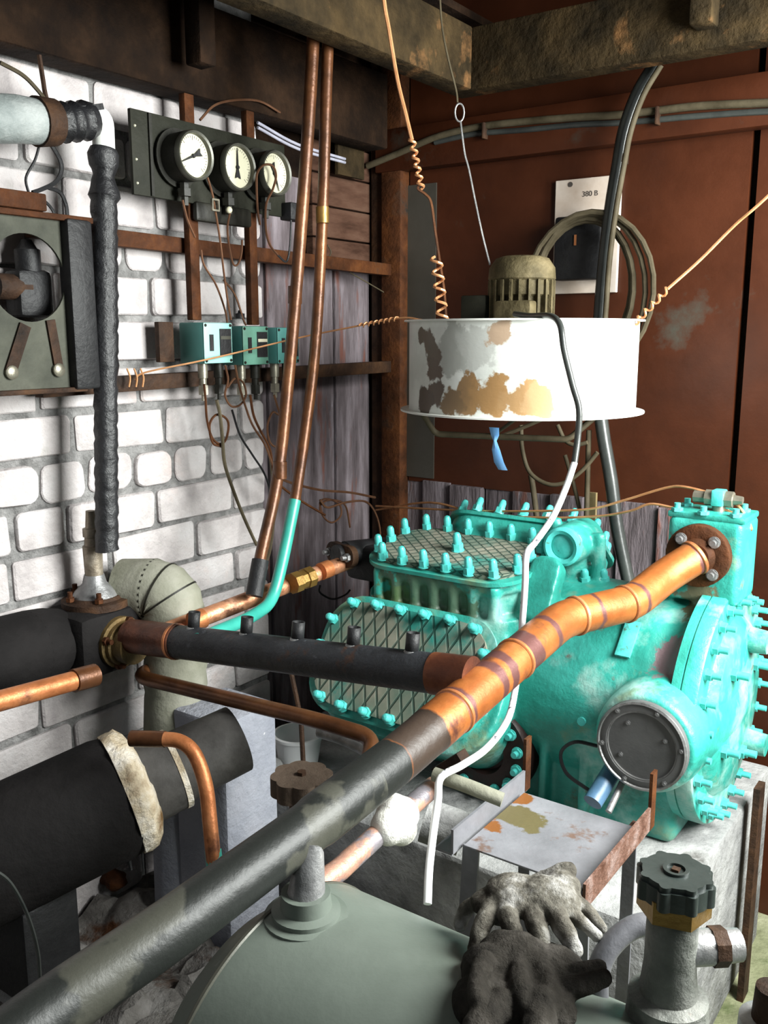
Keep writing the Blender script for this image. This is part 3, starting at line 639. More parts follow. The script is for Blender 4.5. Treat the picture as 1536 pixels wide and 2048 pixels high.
# primer patch: a bare, purplish brown area of the casting near the end cover
pp = barrel_pt(1345, 1320); wloc = W(pp) - cpO.w
M['turq2'] = pm('turquoise_casting_paint', [(.014, .15, .115), (.030, .30, .245), (.06, .42, .36)], 5, .33, bump=.22, bscale=40, over=[((.30, .50, .45), 4.2, .54, .66), ((.17, .25, .15), 7, .58, .70), ((.16, .12, .10), 12, .64, .70), ((.035, .13, .09), 3, .58, .66)], blobs=[(tuple(W((.62, .70, .965)) - cpO.w), .13, (.08, .14, .09)), (tuple(W((fc.x, fc.y - .02, fc.z - .10)) - cpO.w), .05, (.13, .12, .07)), (tuple(W((1.0, .62, .98)) - cpO.w), .05, (.12, .15, .09)), (tuple(wloc), .055, (.17, .12, .13)), (tuple(wloc + Vector((0, 0, .07))), .035, (.17, .12, .13)), (tuple(W(K1 + Vector((-.12, .12, -.15))) - cpO.w), .07, (.10, .16, .07))])
body.data.materials.clear(); body.data.materials.append(M['turq2'])

# plinth
mb = MB().box((.14, .12, 0), (1.32, .965, .5), bev=.012)
mb.one('compressor_plinth', 'concrete', 'grey concrete plinth under the turquoise compressor', 'plinth')
# blue motor and cable loop under oil cover
t = Thing('oil_heater', 'small blue cylinder fitting leaning below the dark round cover', 'fitting', LB(1195, 1590, .80))
p0, p1 = LB(1228, 1535, .76), LB(1185, 1605, .84)
t.part('barrel', MB().tube([p0, p1], .020, 18), 'bluepaint'); t.part('tube', MB().tube([p0 + Vector((.03, 0, 0)), p1 + Vector((.035, 0, -.01))], .007, 10), 'steel')
wire('black_cable', [LB(1195, 1492, .74), LB(1150, 1484, .76), LB(1122, 1505, .78), LB(1132, 1545, .79), LB(1170, 1575, .80), LB(1195, 1590, .81)], .004, 'black', 'black cable looping on the turquoise body left of the dark round cover', 'cable')

# ============================================================ MAIN DISCHARGE PIPE
mp_ = [LP(-150, 2215, .72), LP(130, 2002, .845), LP(330, 1866, .94), LP(600, 1668, 1.12), LP(800, 1514, 1.30), LP(960, 1378, 1.48), LP(1125, 1238, 1.72), LP(1265, 1205, 1.82), LP(1330, 1152, 1.90), fc + Vector((0, .012, 0))]
path = dense(bend(mp_, .035, 5), .02)
acc = [0]
for a_, b_ in zip(path, path[1:]): acc.append(acc[-1] + (b_ - a_).length)
def along_at(px, py, Y):
    q = LP(px, py, Y); return min(range(len(path)), key=lambda i: (path[i] - q).length)
L = lambda x, y, Y: acc[along_at(x, y, Y)]
l0 = L(855, 1465, 1.36); tot = acc[-1]
DK = (.045, .030, .026)
al = [(-1, l0 - .10, (.014, .0155, .014)), (l0 - .10, l0, (.040, .027, .02))]
for x, y, Y, w in ((905, 1425, 1.42, .010), (975, 1365, 1.50, .010), (985, 1350, 1.52, .012), (1040, 1310, 1.6, .02), (1085, 1272, 1.66, .008), (1160, 1228, 1.78, .005), (1262, 1205, 1.83, .005), (1385, 1125, 1.98, .012)):
    s = L(x, y, Y); al.append((s - w, s + w, (.11, .045, .04)))
MP = pm('blackened_copper', [(.19, .055, .014), (.32, .10, .024), (.45, .16, .045)], 8, .42, .35, bump=.12, over=[((.09, .032, .02), 6, .56, .64)], along=al)
def over_patches():
    nt = MP.node_tree; N = nt.nodes; LK = nt.links; b = N['Principled BSDF']; src = b.inputs['Base Color'].links[0].from_socket
    tc = [n for n in N if n.type == 'TEX_COORD'][0]
    n = N.new('ShaderNodeTexNoise'); n.inputs['Scale'].default_value = 7; n.inputs['Detail'].default_value = 5; LK.new(tc.outputs['Object'], n.inputs[0])
    r = N.new('ShaderNodeMapRange'); r.inputs[1].default_value = .54; r.inputs[2].default_value = .57; LK.new(n.outputs[0], r.inputs[0])
    at = N.new('ShaderNodeAttribute'); at.attribute_name = 'along'
    g = N.new('ShaderNodeMath'); g.operation = 'LESS_THAN'; LK.new(at.outputs['Fac'], g.inputs[0]); g.inputs[1].default_value = l0 - .16
    m = N.new('ShaderNodeMath'); m.operation = 'MULTIPLY'; LK.new(r.outputs[0], m.inputs[0]); LK.new(g.outputs[0], m.inputs[1])
    mx = N.new('ShaderNodeMixRGB'); LK.new(m.outputs[0], mx.inputs[0]); LK.new(src, mx.inputs[1]); mx.inputs[2].default_value = (.05, .05, .04, 1); LK.new(mx.outputs[0], b.inputs['Base Color'])
    g2 = N.new('ShaderNodeMapRange'); LK.new(at.outputs['Fac'], g2.inputs[0]); g2.inputs[1].default_value = l0 - .02; g2.inputs[2].default_value = l0; g2.inputs[3].default_value = 0; g2.inputs[4].default_value = .35
    LK.new(g2.outputs[0], b.inputs['Metallic'])
over_patches()
rad = []
for i, s in enumerate(acc):
    r = .0375
    if s < l0: r = .0365
    if s < l0 - .28: r = .0345
    if s > l0 + .25: r = .0365
    rad.append(r)
mpT = Thing('discharge_pipe', 'thick pipe crossing from bottom left, black then bright copper at the compressor', 'pipe', path[len(path) // 2])
mpT.part('tube', MB().tube(path, rad, 32), MP)
for x, y, Y in ((1148, 1232, 1.74), (1245, 1208, 1.81), (905, 1425, 1.42), (1385, 1120, 1.98), (1030, 1318, 1.58)):
    i = along_at(x, y, Y); d = (path[min(i + 1, len(path) - 1)] - path[i - 1]).normalized()
    mpT.part('socket_bead', MB().lathe([(-.005, .0375), (-.003, .0395), (.003, .0395), (.005, .0375)], path[i], d, 32), 'copper')
# ============================================================ BLACK HEADER PIPE WITH STUBS
hR = path[along_at(955, 1378, 1.48)]
HB = hR.y
h0 = LB(945, 1356, hR.y); h1 = LB(262, 1272, hR.y + .02)
hp = Thing('header_pipe', 'black header pipe with five short stubs joining the thick copper pipe', 'pipe', (h0 + h1) / 2)
d = (h0 - h1); dl = d.length
g = lambda px: (px - 262) / (945 - 262)
def hpt(px):
    lo_, hi_ = 0., 1.
    for _ in range(30):
        m_ = (lo_ + hi_) / 2; w_ = W(h1.lerp(h0, m_)) - CAM; x_ = 768 + F * w_.x / (w_.y * cp - w_.z * sp)
        if x_ < px: lo_ = m_
        else: hi_ = m_
    return h1.lerp(h0, lo_)
hp.part('tube', MB().tube([hpt(345), hpt(880)], .0355, 32), 'pipe_black')
hp.part('copper_end', MB().tube([hpt(868), h0], .037, 30), pm('dark_red_copper', [(.045, .016, .010), (.11, .035, .018), (.24, .085, .035)], 10, .4, .5, bump=.15), label='red-brown copper end')
hp.part('copper_end', MB().tube([hpt(262), hpt(358)], .0375, 30), pm('soot_copper', [(.03, .012, .008), (.10, .035, .02), (.2, .07, .035)], 12, .4, .5, bump=.2), label='sooty copper end')
hp.part('bead', MB().lathe([(-.003, .039), (.003, .039)], hpt(352), d, 30), 'copper')
for px in (385, 490, 592, 703, 820):
    p = hpt(px); up = Vector((.02, -.12, 1)).normalized(); s = p + up * .028
    mb = MB().tube([s, s + up * .040], .0125, 14, False); st = hp.part('stub', mb, 'black')
    md = st.modifiers.new('Solidify', 'SOLIDIFY'); md.thickness = .0015
    hp.part('weld', MB().lathe([(0, .017), (.006, .014), (.010, .011)], s, up, 16), 'steel', st)

# ============================================================ LEFT VALVE
vcn = hpt(205) if False else LB(195, 1262, hR.y + .02)
vcn.x = max(vcn.x, .08)
vt = Thing('angle_valve', 'large black insulated valve with a worn steel spindle at the end of the header pipe', 'valve', vcn)
vt.part('body', MB().box(vcn + Vector((-.085, -.075, -.085)), vcn + Vector((.078, .10, .066)), bev=.028), 'foam')
vt.part('bonnet_flange', MB().lathe([(0, .075), (.016, .075), (.018, .06), (.024, .055)], vcn + Vector((0, 0, .062)), (0, 0, 1), 28), 'rust_dark')
vt.part('bonnet', MB().lathe([(0, .052), (.012, .045), (.03, .027), (.05, .022)], vcn + Vector((0, 0, .084)), (0, 0, 1), 20), 'steel')
sp_ = vt.part('spindle_housing', MB().lathe([(0, .020), (.07, .022), (.072, .018), (.09, .016), (.092, .0195), (.11, .0195), (.112, .013), (.15, .010)], vcn + Vector((0, 0, .13)), (0, 0, 1), 16), pm('tan_worn_steel', [(.10, .08, .06), (.24, .20, .15), (.42, .37, .30)], 20, .45, .5, bump=.2))
vb = bolt_mesh('bolt', .008, .022, 'rust', False)
for an in (30, 100, 170, 240, 310): vt.inst('bolt', vb, vcn + Vector((.06 * math.cos(R(an)), .06 * math.sin(R(an)), .082)), (0, 0, 1))
fl = vt.part('outlet_flange', MB().lathe([(0, .058), (.018, .058), (.019, .05), (.03, .05), (.031, .043), (.06, .042)], vcn + Vector((.07, 0, -.01)), X, 28), pm('yellowed_steel', [(.04, .03, .012), (.12, .08, .03), (.2, .13, .05)], 12, .5, .3, bump=.3))
for an in (20, 110, 200, 290): vt.inst('bolt', vb, vcn + Vector((.088, .05 * math.cos(R(an)), -.01 + .05 * math.sin(R(an)))), X, fl)
# insulated pipe to the left edge
p1 = vcn + Vector((-.02, .16, .0)); p0 = p1 + Vector((.0, .75, .02))
ip = Thing('insulated_pipe', 'thick black insulated pipe entering from the left edge behind the steel spindle', 'pipe', p1)
ip.part('insulation', MB().tube(dense([p0, p1], .04), .083, 28), 'foam')
ip.part('shoulder', MB().lathe([(0, .083), (.04, .080), (.08, .07)], p1, p1 - p0, 28), 'foam')
# grey-green wrapped elbow and column
t = Thing('wrapped_elbow_pipe', 'grey-green wrapped elbow turning down into a column before the bricks', 'pipe', (.17, 1.08, .3))
e0 = LP(225, 1172, 2.12); e1 = LP(345, 1180, 2.07); e2 = LP(352, 1330, 2.06); e3 = LP(350, 1520, 2.03)
e0.x = max(e0.x, .08)
pth = bend([e0, e1, e2, e3], .075, 10); pr = [.072 + .0035 * ((i * 7) % 3 - 1) * .5 for i in range(len(pth))]
t.part('wrap', MB().tube(pth, pr, 30), 'greywrap')
for f in (.10, .2, .33):
    i = int(f * len(pth)); dd = (pth[i + 1] - pth[i - 1]).normalized(); t.part('wrap_seam', MB().lathe([(-.002, .0735), (.002, .0735)], pth[i], dd, 30), 'gauge')
t.part('column', MB().tube([e2, Vector((e3.x, e3.y, .0))], .066, 28), 'plaster')
# plastered pedestal
c = LP(470, 1440, 2.0)
ped = MB().box((c.x - .10, c.y - .07, 0), (c.x + .066, c.y + .10, .77), bev=.012)
ped.one('plastered_pier', 'plaster', 'bluish grey speckled concrete pier behind the small copper elbow', 'pier')

# ============================================================ BLACK CYLINDER (SUCTION LINE) LOWER LEFT
k0 = LP(250, 1585, 1.72); ax = (k0 - LP(-230, 1815, 1.50)).normalized()
cy = Thing('insulated_suction_line', 'fat matte-black insulated cylinder at lower left with torn cream foam end', 'pipe', k0 - ax * .3 - Vector((0, 0, .13)))
cy.part('jacket', MB().lathe([(-.48, .124), (-.03, .124), (0, .118)], k0, ax, 48), 'foam')
fm = MB(); n = 40
rings = []
for j, (h, r) in enumerate(((-.01, .124), (.006, .126), (.020, .122), (.034, .11), (.045, .08))):
    rings.append(fm.ring([k0 + ax * h + (ax.orthogonal().normalized() * math.cos(6.283 * i / n) + ax.cross(ax.orthogonal().normalized()) * math.sin(6.283 * i / n)) * (r + .011 * noise.noise(Vector((i * .5, j * .9, 1)))) for i in range(n)]))
fm.loop_faces(rings); cy.part('foam_collar', fm, 'yellowfoam', label='cream foam ring')
cy.part('inner_wrap', MB().lathe([(.03, .085), (.10, .083), (.105, .075), (.25, .072)], k0, ax, 30), pm('dark_wrap', [(.03, .028, .026), (.10, .095, .09)], 8, .6, bump=.2))
cy.part('wrap_band', MB().lathe([(.10, .0845), (.112, .0845)], k0, ax, 30), 'yellowfoam')
for (pts, lab) in ((((282, 1560), (290, 1620), (284, 1680), (287, 1748)), 'a'), (((232, 1640), (250, 1690), (262, 1740)), 'b')):
    cy.part('torn_tape', MB().tube(cat([LP(x, y, 1.66) for x, y in pts]), [.009, .009, .010, .010, .010, .009, .008, .008, .007, .006, .005, .004, .0035, .003, .003, .002, .002, .0015, .001][:len(cat([0 * Vector((0, 0, 0)) + Vector((x, y, 0)) for x, y in pts]))], 6), 'black')
MB().box(k0 - ax * .20 + Vector((-.07, -.06, -.30)), k0 - ax * .20 + Vector((.07, .06, -.10)), bev=.006).one('support_block', 'black', 'black block under the fat black cylinder', 'block')
# small copper elbow
t = Thing('copper_elbow_pipe', 'slim copper pipe bending down beside the bluish grey pier', 'pipe', LP(428, 1715, 1.62))
t.part('tube', MB().tube(bend([LP(270, 1477, 1.60), LP(378, 1480, 1.58), LP(412, 1560, 1.55), LP(428, 1730, 1.50)], .05, 8), .0135, 16), 'copper')
t.part('dark_sleeve', MB().tube([LP(262, 1477, 1.602), LP(330, 1478.5, 1.59)], .0150, 16), 'copper_dark')
t.part('green_foot', MB().tube([LP(426, 1700, 1.513), LP(430, 1738, 1.497)], .0150, 14), 'turq_pipe')

# ============================================================ BLACK TAPED HOSE, UPPER LEFT
hz = []
p = LL(207, 298, .14); q = LL(214, 1100, .14)
pts = [p.lerp(q, i / 80) for i in range(81)]; tp_ = []; rr = []
for i, s in enumerate(pts):
    f = i / 80; tp_.append(s + Vector((0, .0012 * math.sin(i * 1.3), 0))); rr.append((.0275 if f < .55 else .025) + .0012 * math.sin(i * 2.3) + (.005 * math.sin(i * .9) if f < .12 else 0))
th = Thing('taped_hose', 'black tape-wrapped vertical hose in front of the bricks, bulging at its top', 'hose', q)
th.part('wrap', MB().tube(tp_, rr, 18), 'tape')
th.part('white_elbow', MB().tube(bend([LL(168, 232, .14), LL(205, 232, .14), LL(208, 305, .14)], .03, 6), .023, 18), 'white', label='white plastic elbow')
dk = Thing('insulated_duct', 'silvery grey wrapped duct with a black joint at the upper left edge', 'duct', LL(80, 240, .14))
dk.part('wrap', MB().tube([LL(-60, 236, .14), LL(30, 238, .14), LL(75, 244, .14)], [.045, .044, .042], 24), 'greyplate' if False else pm('silvery_wrap', [(.10, .115, .11), (.20, .225, .22), (.36, .38, .37)], 6, .45, bump=.4))
dk.part('collar', MB().tube([LL(72, 243, .14), LL(108, 245, .14)], [.047, .044], 20), 'rust_dark')
dk.part('black_sleeve', MB().tube(cat([LL(100, 246, .14), LL(140, 244, .14), LL(182, 240, .14)]), [.037 + .003 * math.sin(i * 2) for i in range(13)], 18), 'tape')
dk.part('lever', MB().bar(LL(155, 220, .16), LL(204, 213, .16), .012, .01), 'black')
wl_wire([(80, 285), (70, 320), (52, 355), (57, 385), (60, 400)], .12, .003, 'black', 'thin dark wire hanging left of the black sleeve', 'thin_wire', 'wire')
wl_wire([(100, 285), (120, 320), (122, 345), (110, 365), (85, 378), (65, 385)], .13, .0045, 'black', 'thick black wire looping below the grey duct', 'thin_wire', 'wire')
wl_wire([(95, 375), (120, 385), (132, 410), (135, 440)], .12, .004, 'black', 'black wire arching into the top of the holed plate', 'thin_wire', 'wire')
wl_wire([(58, 400), (85, 400), (105, 420), (112, 440)], .12, .003, 'black', 'shorter dark wire arch over the holed plate', 'thin_wire', 'wire')
wl_wire([(0, 125), (45, 150), (75, 180), (98, 210)], .12, .004, 'cable', 'wire slanting down from the left edge to the duct joint', 'thin_wire', 'wire')
wl_wire([(78, 110), (86, 160), (90, 185), (98, 215)], .11, .005, 'rust_dark', 'hanging rod holding up the duct joint', 'hanger_rod', 'rod')
# holed plate
pl = Thing('holed_plate', 'grimy olive steel plate with a big round hole at the left edge', 'plate', LL(60, 780, .12))
q = LL(53, 556, .13); hr = .085; zt = LL(60, 436, .13).z; zb = LL(60, 778, .13).z; ye = LL(150, 600, .13).y
ol = [(ye, zb), (ye, zt), (q.y + .35, zt), (q.y + .35, zb)]
hole = circ(hr, 40)
mb = MB(); outer = []
for (u_, w_) in hole:
    s = 1e9; 
    if u_ < -1e-6: s = min(s, (ye - q.y) / u_)
    if u_ > 1e-6: s = min(s, .35 / u_)
    if w_ > 1e-6: s = min(s, (zt - q.z) / w_)
    if w_ < -1e-6: s = min(s, (zb - q.z) / w_)
    outer.append((u_ * s, w_ * s))
for (cu, cw) in ((ye - q.y, zt - q.z), (.35, zt - q.z), (ye - q.y, zb - q.z), (.35, zb - q.z)):
    i = min(range(len(outer)), key=lambda i: (outer[i][0] - cu) ** 2 + (outer[i][1] - cw) ** 2); outer[i] = (cu, cw)
mb.prism(outer, q, (0, 1, 0), (0, 0, 1), (1, 0, 0), .006, inner=hole)
pl.part('plate', mb, 'greyplate', smooth=30)
pl.part('dark_channel', MB().box((.12, LL(182, 600, .14).y, zb - .005), (.16, LL(132, 600, .14).y, zt + .005), bev=.008), 'black')
pl.part('top_flange', MB().box((.09, LL(180, 430, .14).y, zt), (.15, q.y + .35, zt + .012), bev=.002), 'rust')
pl.part('bottom_flange', MB().box((.09, LL(170, 770, .14).y, zb - .01), (.15, q.y + .35, zb), bev=.002), 'rust_dark')
for x, y in ((22, 745), (116, 740)):
    s = LL(x, y, .138); s.x = .137; pl.part('bolt_head', MB().lathe([(0, .014), (.006, .014), (.009, .010)], s, X, 14), 'zinc')
pl.part('block', MB().box((.10, LL(70, 415, .12).y, zt + .012), (.16, q.y + .35, zt + .045), bev=.003), 'rust')
pl.part('gusset', MB().bar(LL(100, 640, .138) , LL(118, 740, .138), .02, .006, side=(0, 1, 0)), 'rust_dark'); pl.part('gusset', MB().bar(LL(50, 650, .138), LL(20, 745, .138), .025, .006, side=(0, 1, 0)), 'rust_dark')
t = Thing('solenoid_valve', 'black valve fitting seen through the round hole in the olive plate', 'valve', LL(60, 620, .06))
t.part('coil', MB().lathe([(0, .026), (.055, .026), (.058, .02), (.075, .01)], LL(58, 555, .06), (0, 0, 1), 16), 'black')
t.part('body', MB().box(LL(58, 590, .06) - Vector((.03, .04, .045)), LL(58, 590, .06) + Vector((.03, .04, .05)), bev=.012), 'black')
t.part('port', MB().lathe([(0, .026), (.07, .026)], LL(52, 575, .065), (0, 1, 0), 14), 'rust_dark')

# ============================================================ FAN
fn = Thing('hanging_fan', 'white rust-stained fan drum hung on wires above the compressor', 'fan', FC + Vector((0, 0, FZ0)))
def drum_pt(px, py):
    r_ = ray(px, py); o_ = loc(CAM); d_ = loc(CAM + r_) - o_; ox, oy = o_.x - FC.x, o_.y - FC.y
    A_ = d_.x ** 2 + d_.y ** 2; B_ = 2 * (d_.x * ox + d_.y * oy); C_ = ox * ox + oy * oy - FR * FR; D_ = max(0, B_ * B_ - 4 * A_ * C_)
    return o_ + d_ * ((-B_ - math.sqrt(D_)) / (2 * A_))
bl = lambda px, py, r, c: (tuple(W(drum_pt(px, py)) - fn.w), r, c)
DR = pm('white_fan_paint', [(.50, .52, .48), (.68, .70, .66), (.74, .75, .72)], 4, .38, bump=.08, over=[((.16, .09, .04), 9, .66, .70)], blobs=[bl(905, 700, .055, (.40, .41, .38)), bl(960, 690, .05, (.46, .47, .44)), bl(1000, 668, .03, (.36, .26, .18)), bl(842, 672, .018, (.10, .065, .04)), bl(858, 685, .028, (.11, .07, .045)), bl(868, 712, .026, (.10, .065, .04)), bl(866, 745, .03, (.09, .055, .035)), bl(870, 780, .03, (.08, .05, .03)), bl(850, 800, .032, (.06, .04, .025)), bl(935, 790, .04, (.24, .14, .06)), bl(985, 790, .045, (.28, .16, .065)), bl(1040, 800, .04, (.30, .18, .08)), bl(1078, 808, .035, (.34, .22, .11)), bl(905, 800, .03, (.18, .11, .05))])
mb = MB(); rg = [(FR * .97, FZ0 + .003), (FR * .97, FZ1 - .003), (FR * .97, FZ1), (FR, FZ1), (FR, FZ0), (FR * .97, FZ0)]
rings = [mb.ring([FC + Vector((r * math.cos(6.28318 * k / 72), r * math.sin(6.28318 * k / 72), z_)) for k in range(72)]) for r, z_ in rg]; mb.loop_faces(rings, True, False)
dr = fn.part('drum', mb, DR)
fn.part('top_plate', MB().lathe([(0, FR + .012), (.004, FR + .012)], FC + Vector((0, 0, FZ1)), (0, 0, 1), 64), 'white')
mb = MB(); rg = [(FR - .002, FZ0), (FR - .002, FZ0 + .004), (FR + .020, FZ0 + .004), (FR + .020, FZ0), (FR - .002, FZ0)]
rings = [mb.ring([FC + Vector((r * math.cos(6.28318 * k / 72), r * math.sin(6.28318 * k / 72), z_)) for k in range(72)]) for r, z_ in rg]; mb.loop_faces(rings, True, False)
fn.part('bottom_rim', mb, 'white')
hub = fn.part('hub', MB().lathe([(0, .045), (.06, .045)], FC + Vector((0, 0, FZ0 + .02)), (0, 0, 1), 20), 'black')
for i in range(5):
    an = 6.28318 * i / 5 + .4; d = Vector((math.cos(an), math.sin(an), 0)); s = Vector((-math.sin(an), math.cos(an), 0))
    fn.part('blade', MB().obox(FC + d * .145 + Vector((0, 0, FZ0 + .035)), (.10, .055, .002), d, (s + Vector((0, 0, .45))).normalized(), bev=.001), 'black', hub)
gd = MB(); zz = FZ0 - .05
cr = [(-.20, .10), (.17, .10)]
gd.tube(bend([FC + Vector((-.14, .21, 0)) + Vector((0, 0, FZ0)), FC + Vector((-.13, .17, zz)), FC + Vector((.17, .10, zz)), FC + Vector((.21, .05, FZ0))], .015), .007, 10)
gd.tube([FC + Vector((.02, .13, zz)), FC + Vector((.04, -.2, FZ0 - .004))], .005, 8); gd.tube([FC + Vector((.0, .135, zz)), FC + Vector((.09, .19, FZ0))], .004, 8)
fn.part('guard_bar', gd, 'cable')
mq = LP(1043, 585, 2.16); mc = Vector((mq.x, mq.y, FZ1 + .004))
mr_ = fn.part('motor', MB().lathe([(0, .062), (.05, .062), (.055, .070), (.085, .070), (.09, .076), (.115, .074), (.135, .060), (.14, .045)], mc, (0, 0, 1), 30), 'motor')
for i in range(22):
    an = 6.28318 * i / 22; d = Vector((math.cos(an), math.sin(an), 0)); s = Vector((-math.sin(an), math.cos(an), 0))
    fn.part('cooling_fin', MB().obox(mc + d * .068 + Vector((0, 0, .045)), (.008, .003, .042), d, s), 'motor', mr_)
fn.part('terminal_box', MB().box(mc + Vector((-.125, -.03, 0)), mc + Vector((-.06, .06, .055)), bev=.004), 'board', mr_)
fn.part('terminal_box', MB().box(mc + Vector((-.02, .06, .0)), mc + Vector((.07, .095, .04)), bev=.006), 'motor', mr_)
# hanging wires
wA = [LP(750, -260, 2.0), LP(766, -20, 2.05), LP(778, 60, 2.08), LP(795, 160, 2.1), LP(812, 230, 2.12), LP(824, 280, 2.12)]
wire('hanging_wire', wA, .0042, 'copper_wire', 'thick copper wire hanging from the ceiling left of the steel wire')
def twist(p, q, n_, r_, w_, lab):
    a_ = []; d_ = (q - p).normalized(); x_ = d_.orthogonal().normalized(); y_ = d_.cross(x_)
    for i in range(n_ * 8 + 1):
        f = i / (n_ * 8); a_.append(p.lerp(q, f) + (x_ * math.cos(i * .785) + y_ * math.sin(i * .785)) * r_)
    wire('wire_twist', a_, w_, 'copper_wire', lab, sm=False)
twist(LP(823, 275, 2.12), LP(843, 378, 2.13), 6, .006, .0032, 'twisted copper joint in the left hanging wire')
wire('hanging_wire', [LP(840, 365, 2.13), LP(836, 378, 2.13), LP(850, 388, 2.13), LP(862, 405, 2.13), LP(870, 460, 2.14), LP(879, 520, 2.14), LP(888, 580, 2.14), LP(893, 643, 2.14)], .003, 'copper_dark', 'thin copper wire between the twisted joint and the fan drum')
twist(LP(872, 512, 2.13), LP(886, 645, 2.13), 5, .012, .0032, 'loose copper spiral winding down to the left top of the fan drum')
wire('steel_hanging_wire', [LP(872, -160, 2.2), LP(880, 0, 2.2), LP(885, 60, 2.2), LP(897, 120, 2.2), LP(912, 180, 2.2), LP(915, 205, 2.2)], .0022, 'cable', 'thin wire dropping from the ceiling above the small steel loop')
lp = [LP(919 + 9 * math.sin(6.283 * i / 12), 225 - 18 * math.cos(6.283 * i / 12), 2.2) for i in range(13)]
wire('wire_loop', lp, .002, 'steel', 'small steel wire eye in front of the beam')
wire('steel_hanging_wire', [LP(921, 243, 2.2), LP(925, 275, 2.2), LP(930, 310, 2.2), LP(938, 340, 2.2), LP(950, 400, 2.2), (LP(965, 470, 2.2)), LP(980, 530, 2.2)], .0022, 'steel', 'thin grey steel wire from the small eye down to the fan motor')
wire('hanging_wire', [LP(2050, -120, 1.95), LP(1750, 190, 1.98), LP(1536, 392, 2.03), LP(1470, 450, 2.06), LP(1400, 520, 2.08), LP(1335, 578, 2.08)], .0036, 'copper_wire', 'copper wire slanting up to the right edge from the fan drum')
twist(LP(1337, 576, 2.08), LP(1268, 648, 2.06), 5, .006, .003, 'twisted copper joint at the right top edge of the fan drum')
# fan cable
cb = [LP(1030, 628, 2.05), LP(1060, 632, 1.98), LP(1100, 632, 1.9), LP(1120, 650, 1.86), LP(1128, 700, 1.84), LP(1145, 770, 1.83), LP(1158, 820, 1.83), LP(1155, 880, 1.83), LP(1149, 925, 1.82)]
fcab = Thing('fan_cable', 'cable from the fan motor, black above and white below, hanging before the compressor', 'cable', LP(855, 1808, 1.2))
fcab.part('black_sheath', MB().tube(cat(cb), .0065, 10), 'cablebig')
cw = [cb[-1], LP(1130, 980, 1.8), LP(1105, 1035, 1.75), LP(1070, 1085, 1.72), LP(1053, 1110, 1.7), LP(1050, 1170, 1.69), LP(1045, 1240, 1.69), LP(1040, 1300, 1.69), LP(1030, 1380, 1.68), LP(1015, 1440, 1.6), LP(975, 1495, 1.52), LP(925, 1530, 1.47), LP(882, 1555, 1.43), LP(876, 1600, 1.4), LP(866, 1670, 1.35), LP(858, 1740, 1.3), LP(855, 1808, 1.26)]
fcab.part('white_sheath', MB().tube(cat(cw), .0064, 10), 'whitecable')
# blue strip
bp_ = [LP(988, 855, 1.97), LP(990, 870, 1.97), LP(990, 882, 1.97), LP(992, 900, 1.965), LP(998, 925, 1.96), LP(1006, 940, 1.96)]; ww = [.012, .010, .004, .010, .012, .011]
mb = MB(); rings = []
for i, (p, w_) in enumerate(zip(bp_, ww)): rings.append(mb.ring([p + Vector((w_, 0, 0)), p + Vector((0, .003, 0)), p - Vector((w_, 0, 0)), p - Vector((0, .003, 0))]))
mb.loop_faces(rings); mb.one('plastic_strip', 'blue', 'blue plastic strip tied to the bar under the fan drum', 'strip')

# ============================================================ BACK WALL ELECTRICS
bd = Thing('meter_board', 'pale board with a dark box fixed to the maroon wall behind the big cable', 'board', LB(1175, 600, .01))
p0 = LB(1112, 356, .012); p1 = LB(1243, 356, .012); z1 = LB(1112, 362, .012).z; z0 = LB(1112, 588, .012).z
bd.part('panel', MB().box((p0.x, .002, z0), (p1.x, .014, z1), bev=.002), 'card', smooth=None)
q0 = LB(1112, 435, .06); q1 = LB(1200, 558, .06)
bd.part('switch_box', MB().box((q0.x, .014, q1.z), (q1.x, .07, q0.z), bev=.008), 'black')
hq = LB(1141, 369, .014); bd.part('hole', MB().lathe([(0, .007), (.001, .007)], (hq.x, .0141, hq.z), (0, 1, 0), 14), 'ink')
hq = LB(1150, 480, .075); bd.part('copper_tab', MB().box(hq - Vector((.003, .003, .014)), hq + Vector((.003, 0, .014))), 'copper', label='small copper tab')
def text(body, p, size, mat, parent, w0, xdir, ndir):
    cu = bpy.data.curves.new('lettering', 'FONT'); cu.body = body; cu.size = size; cu.extrude = .0003; cu.align_x = 'CENTER'
    tmp = bpy.data.objects.new('tmp', cu); COL.objects.link(tmp); dg = bpy.context.evaluated_depsgraph_get(); me = bpy.data.meshes.new_from_object(tmp.evaluated_get(dg))
    bpy.data.objects.remove(tmp); me.materials.clear(); me.materials.append(M[mat])
    o = bpy.data.objects.new('lettering', me); COL.objects.link(o); o.parent = parent
    x_ = Wd(xdir).normalized(); n_ = Wd(ndir).normalized(); y_ = n_.cross(x_)
    m_ = Matrix((x_, y_, n_)).transposed().to_4x4(); m_.translation = W(p) - w0; o.matrix_local = m_
tq = LB(1180, 392, .0146); text('380 B', (tq.x, .0146, tq.z), .020, 'ink', bd.o, bd.w, (1, 0, 0), (0, 1, 0))
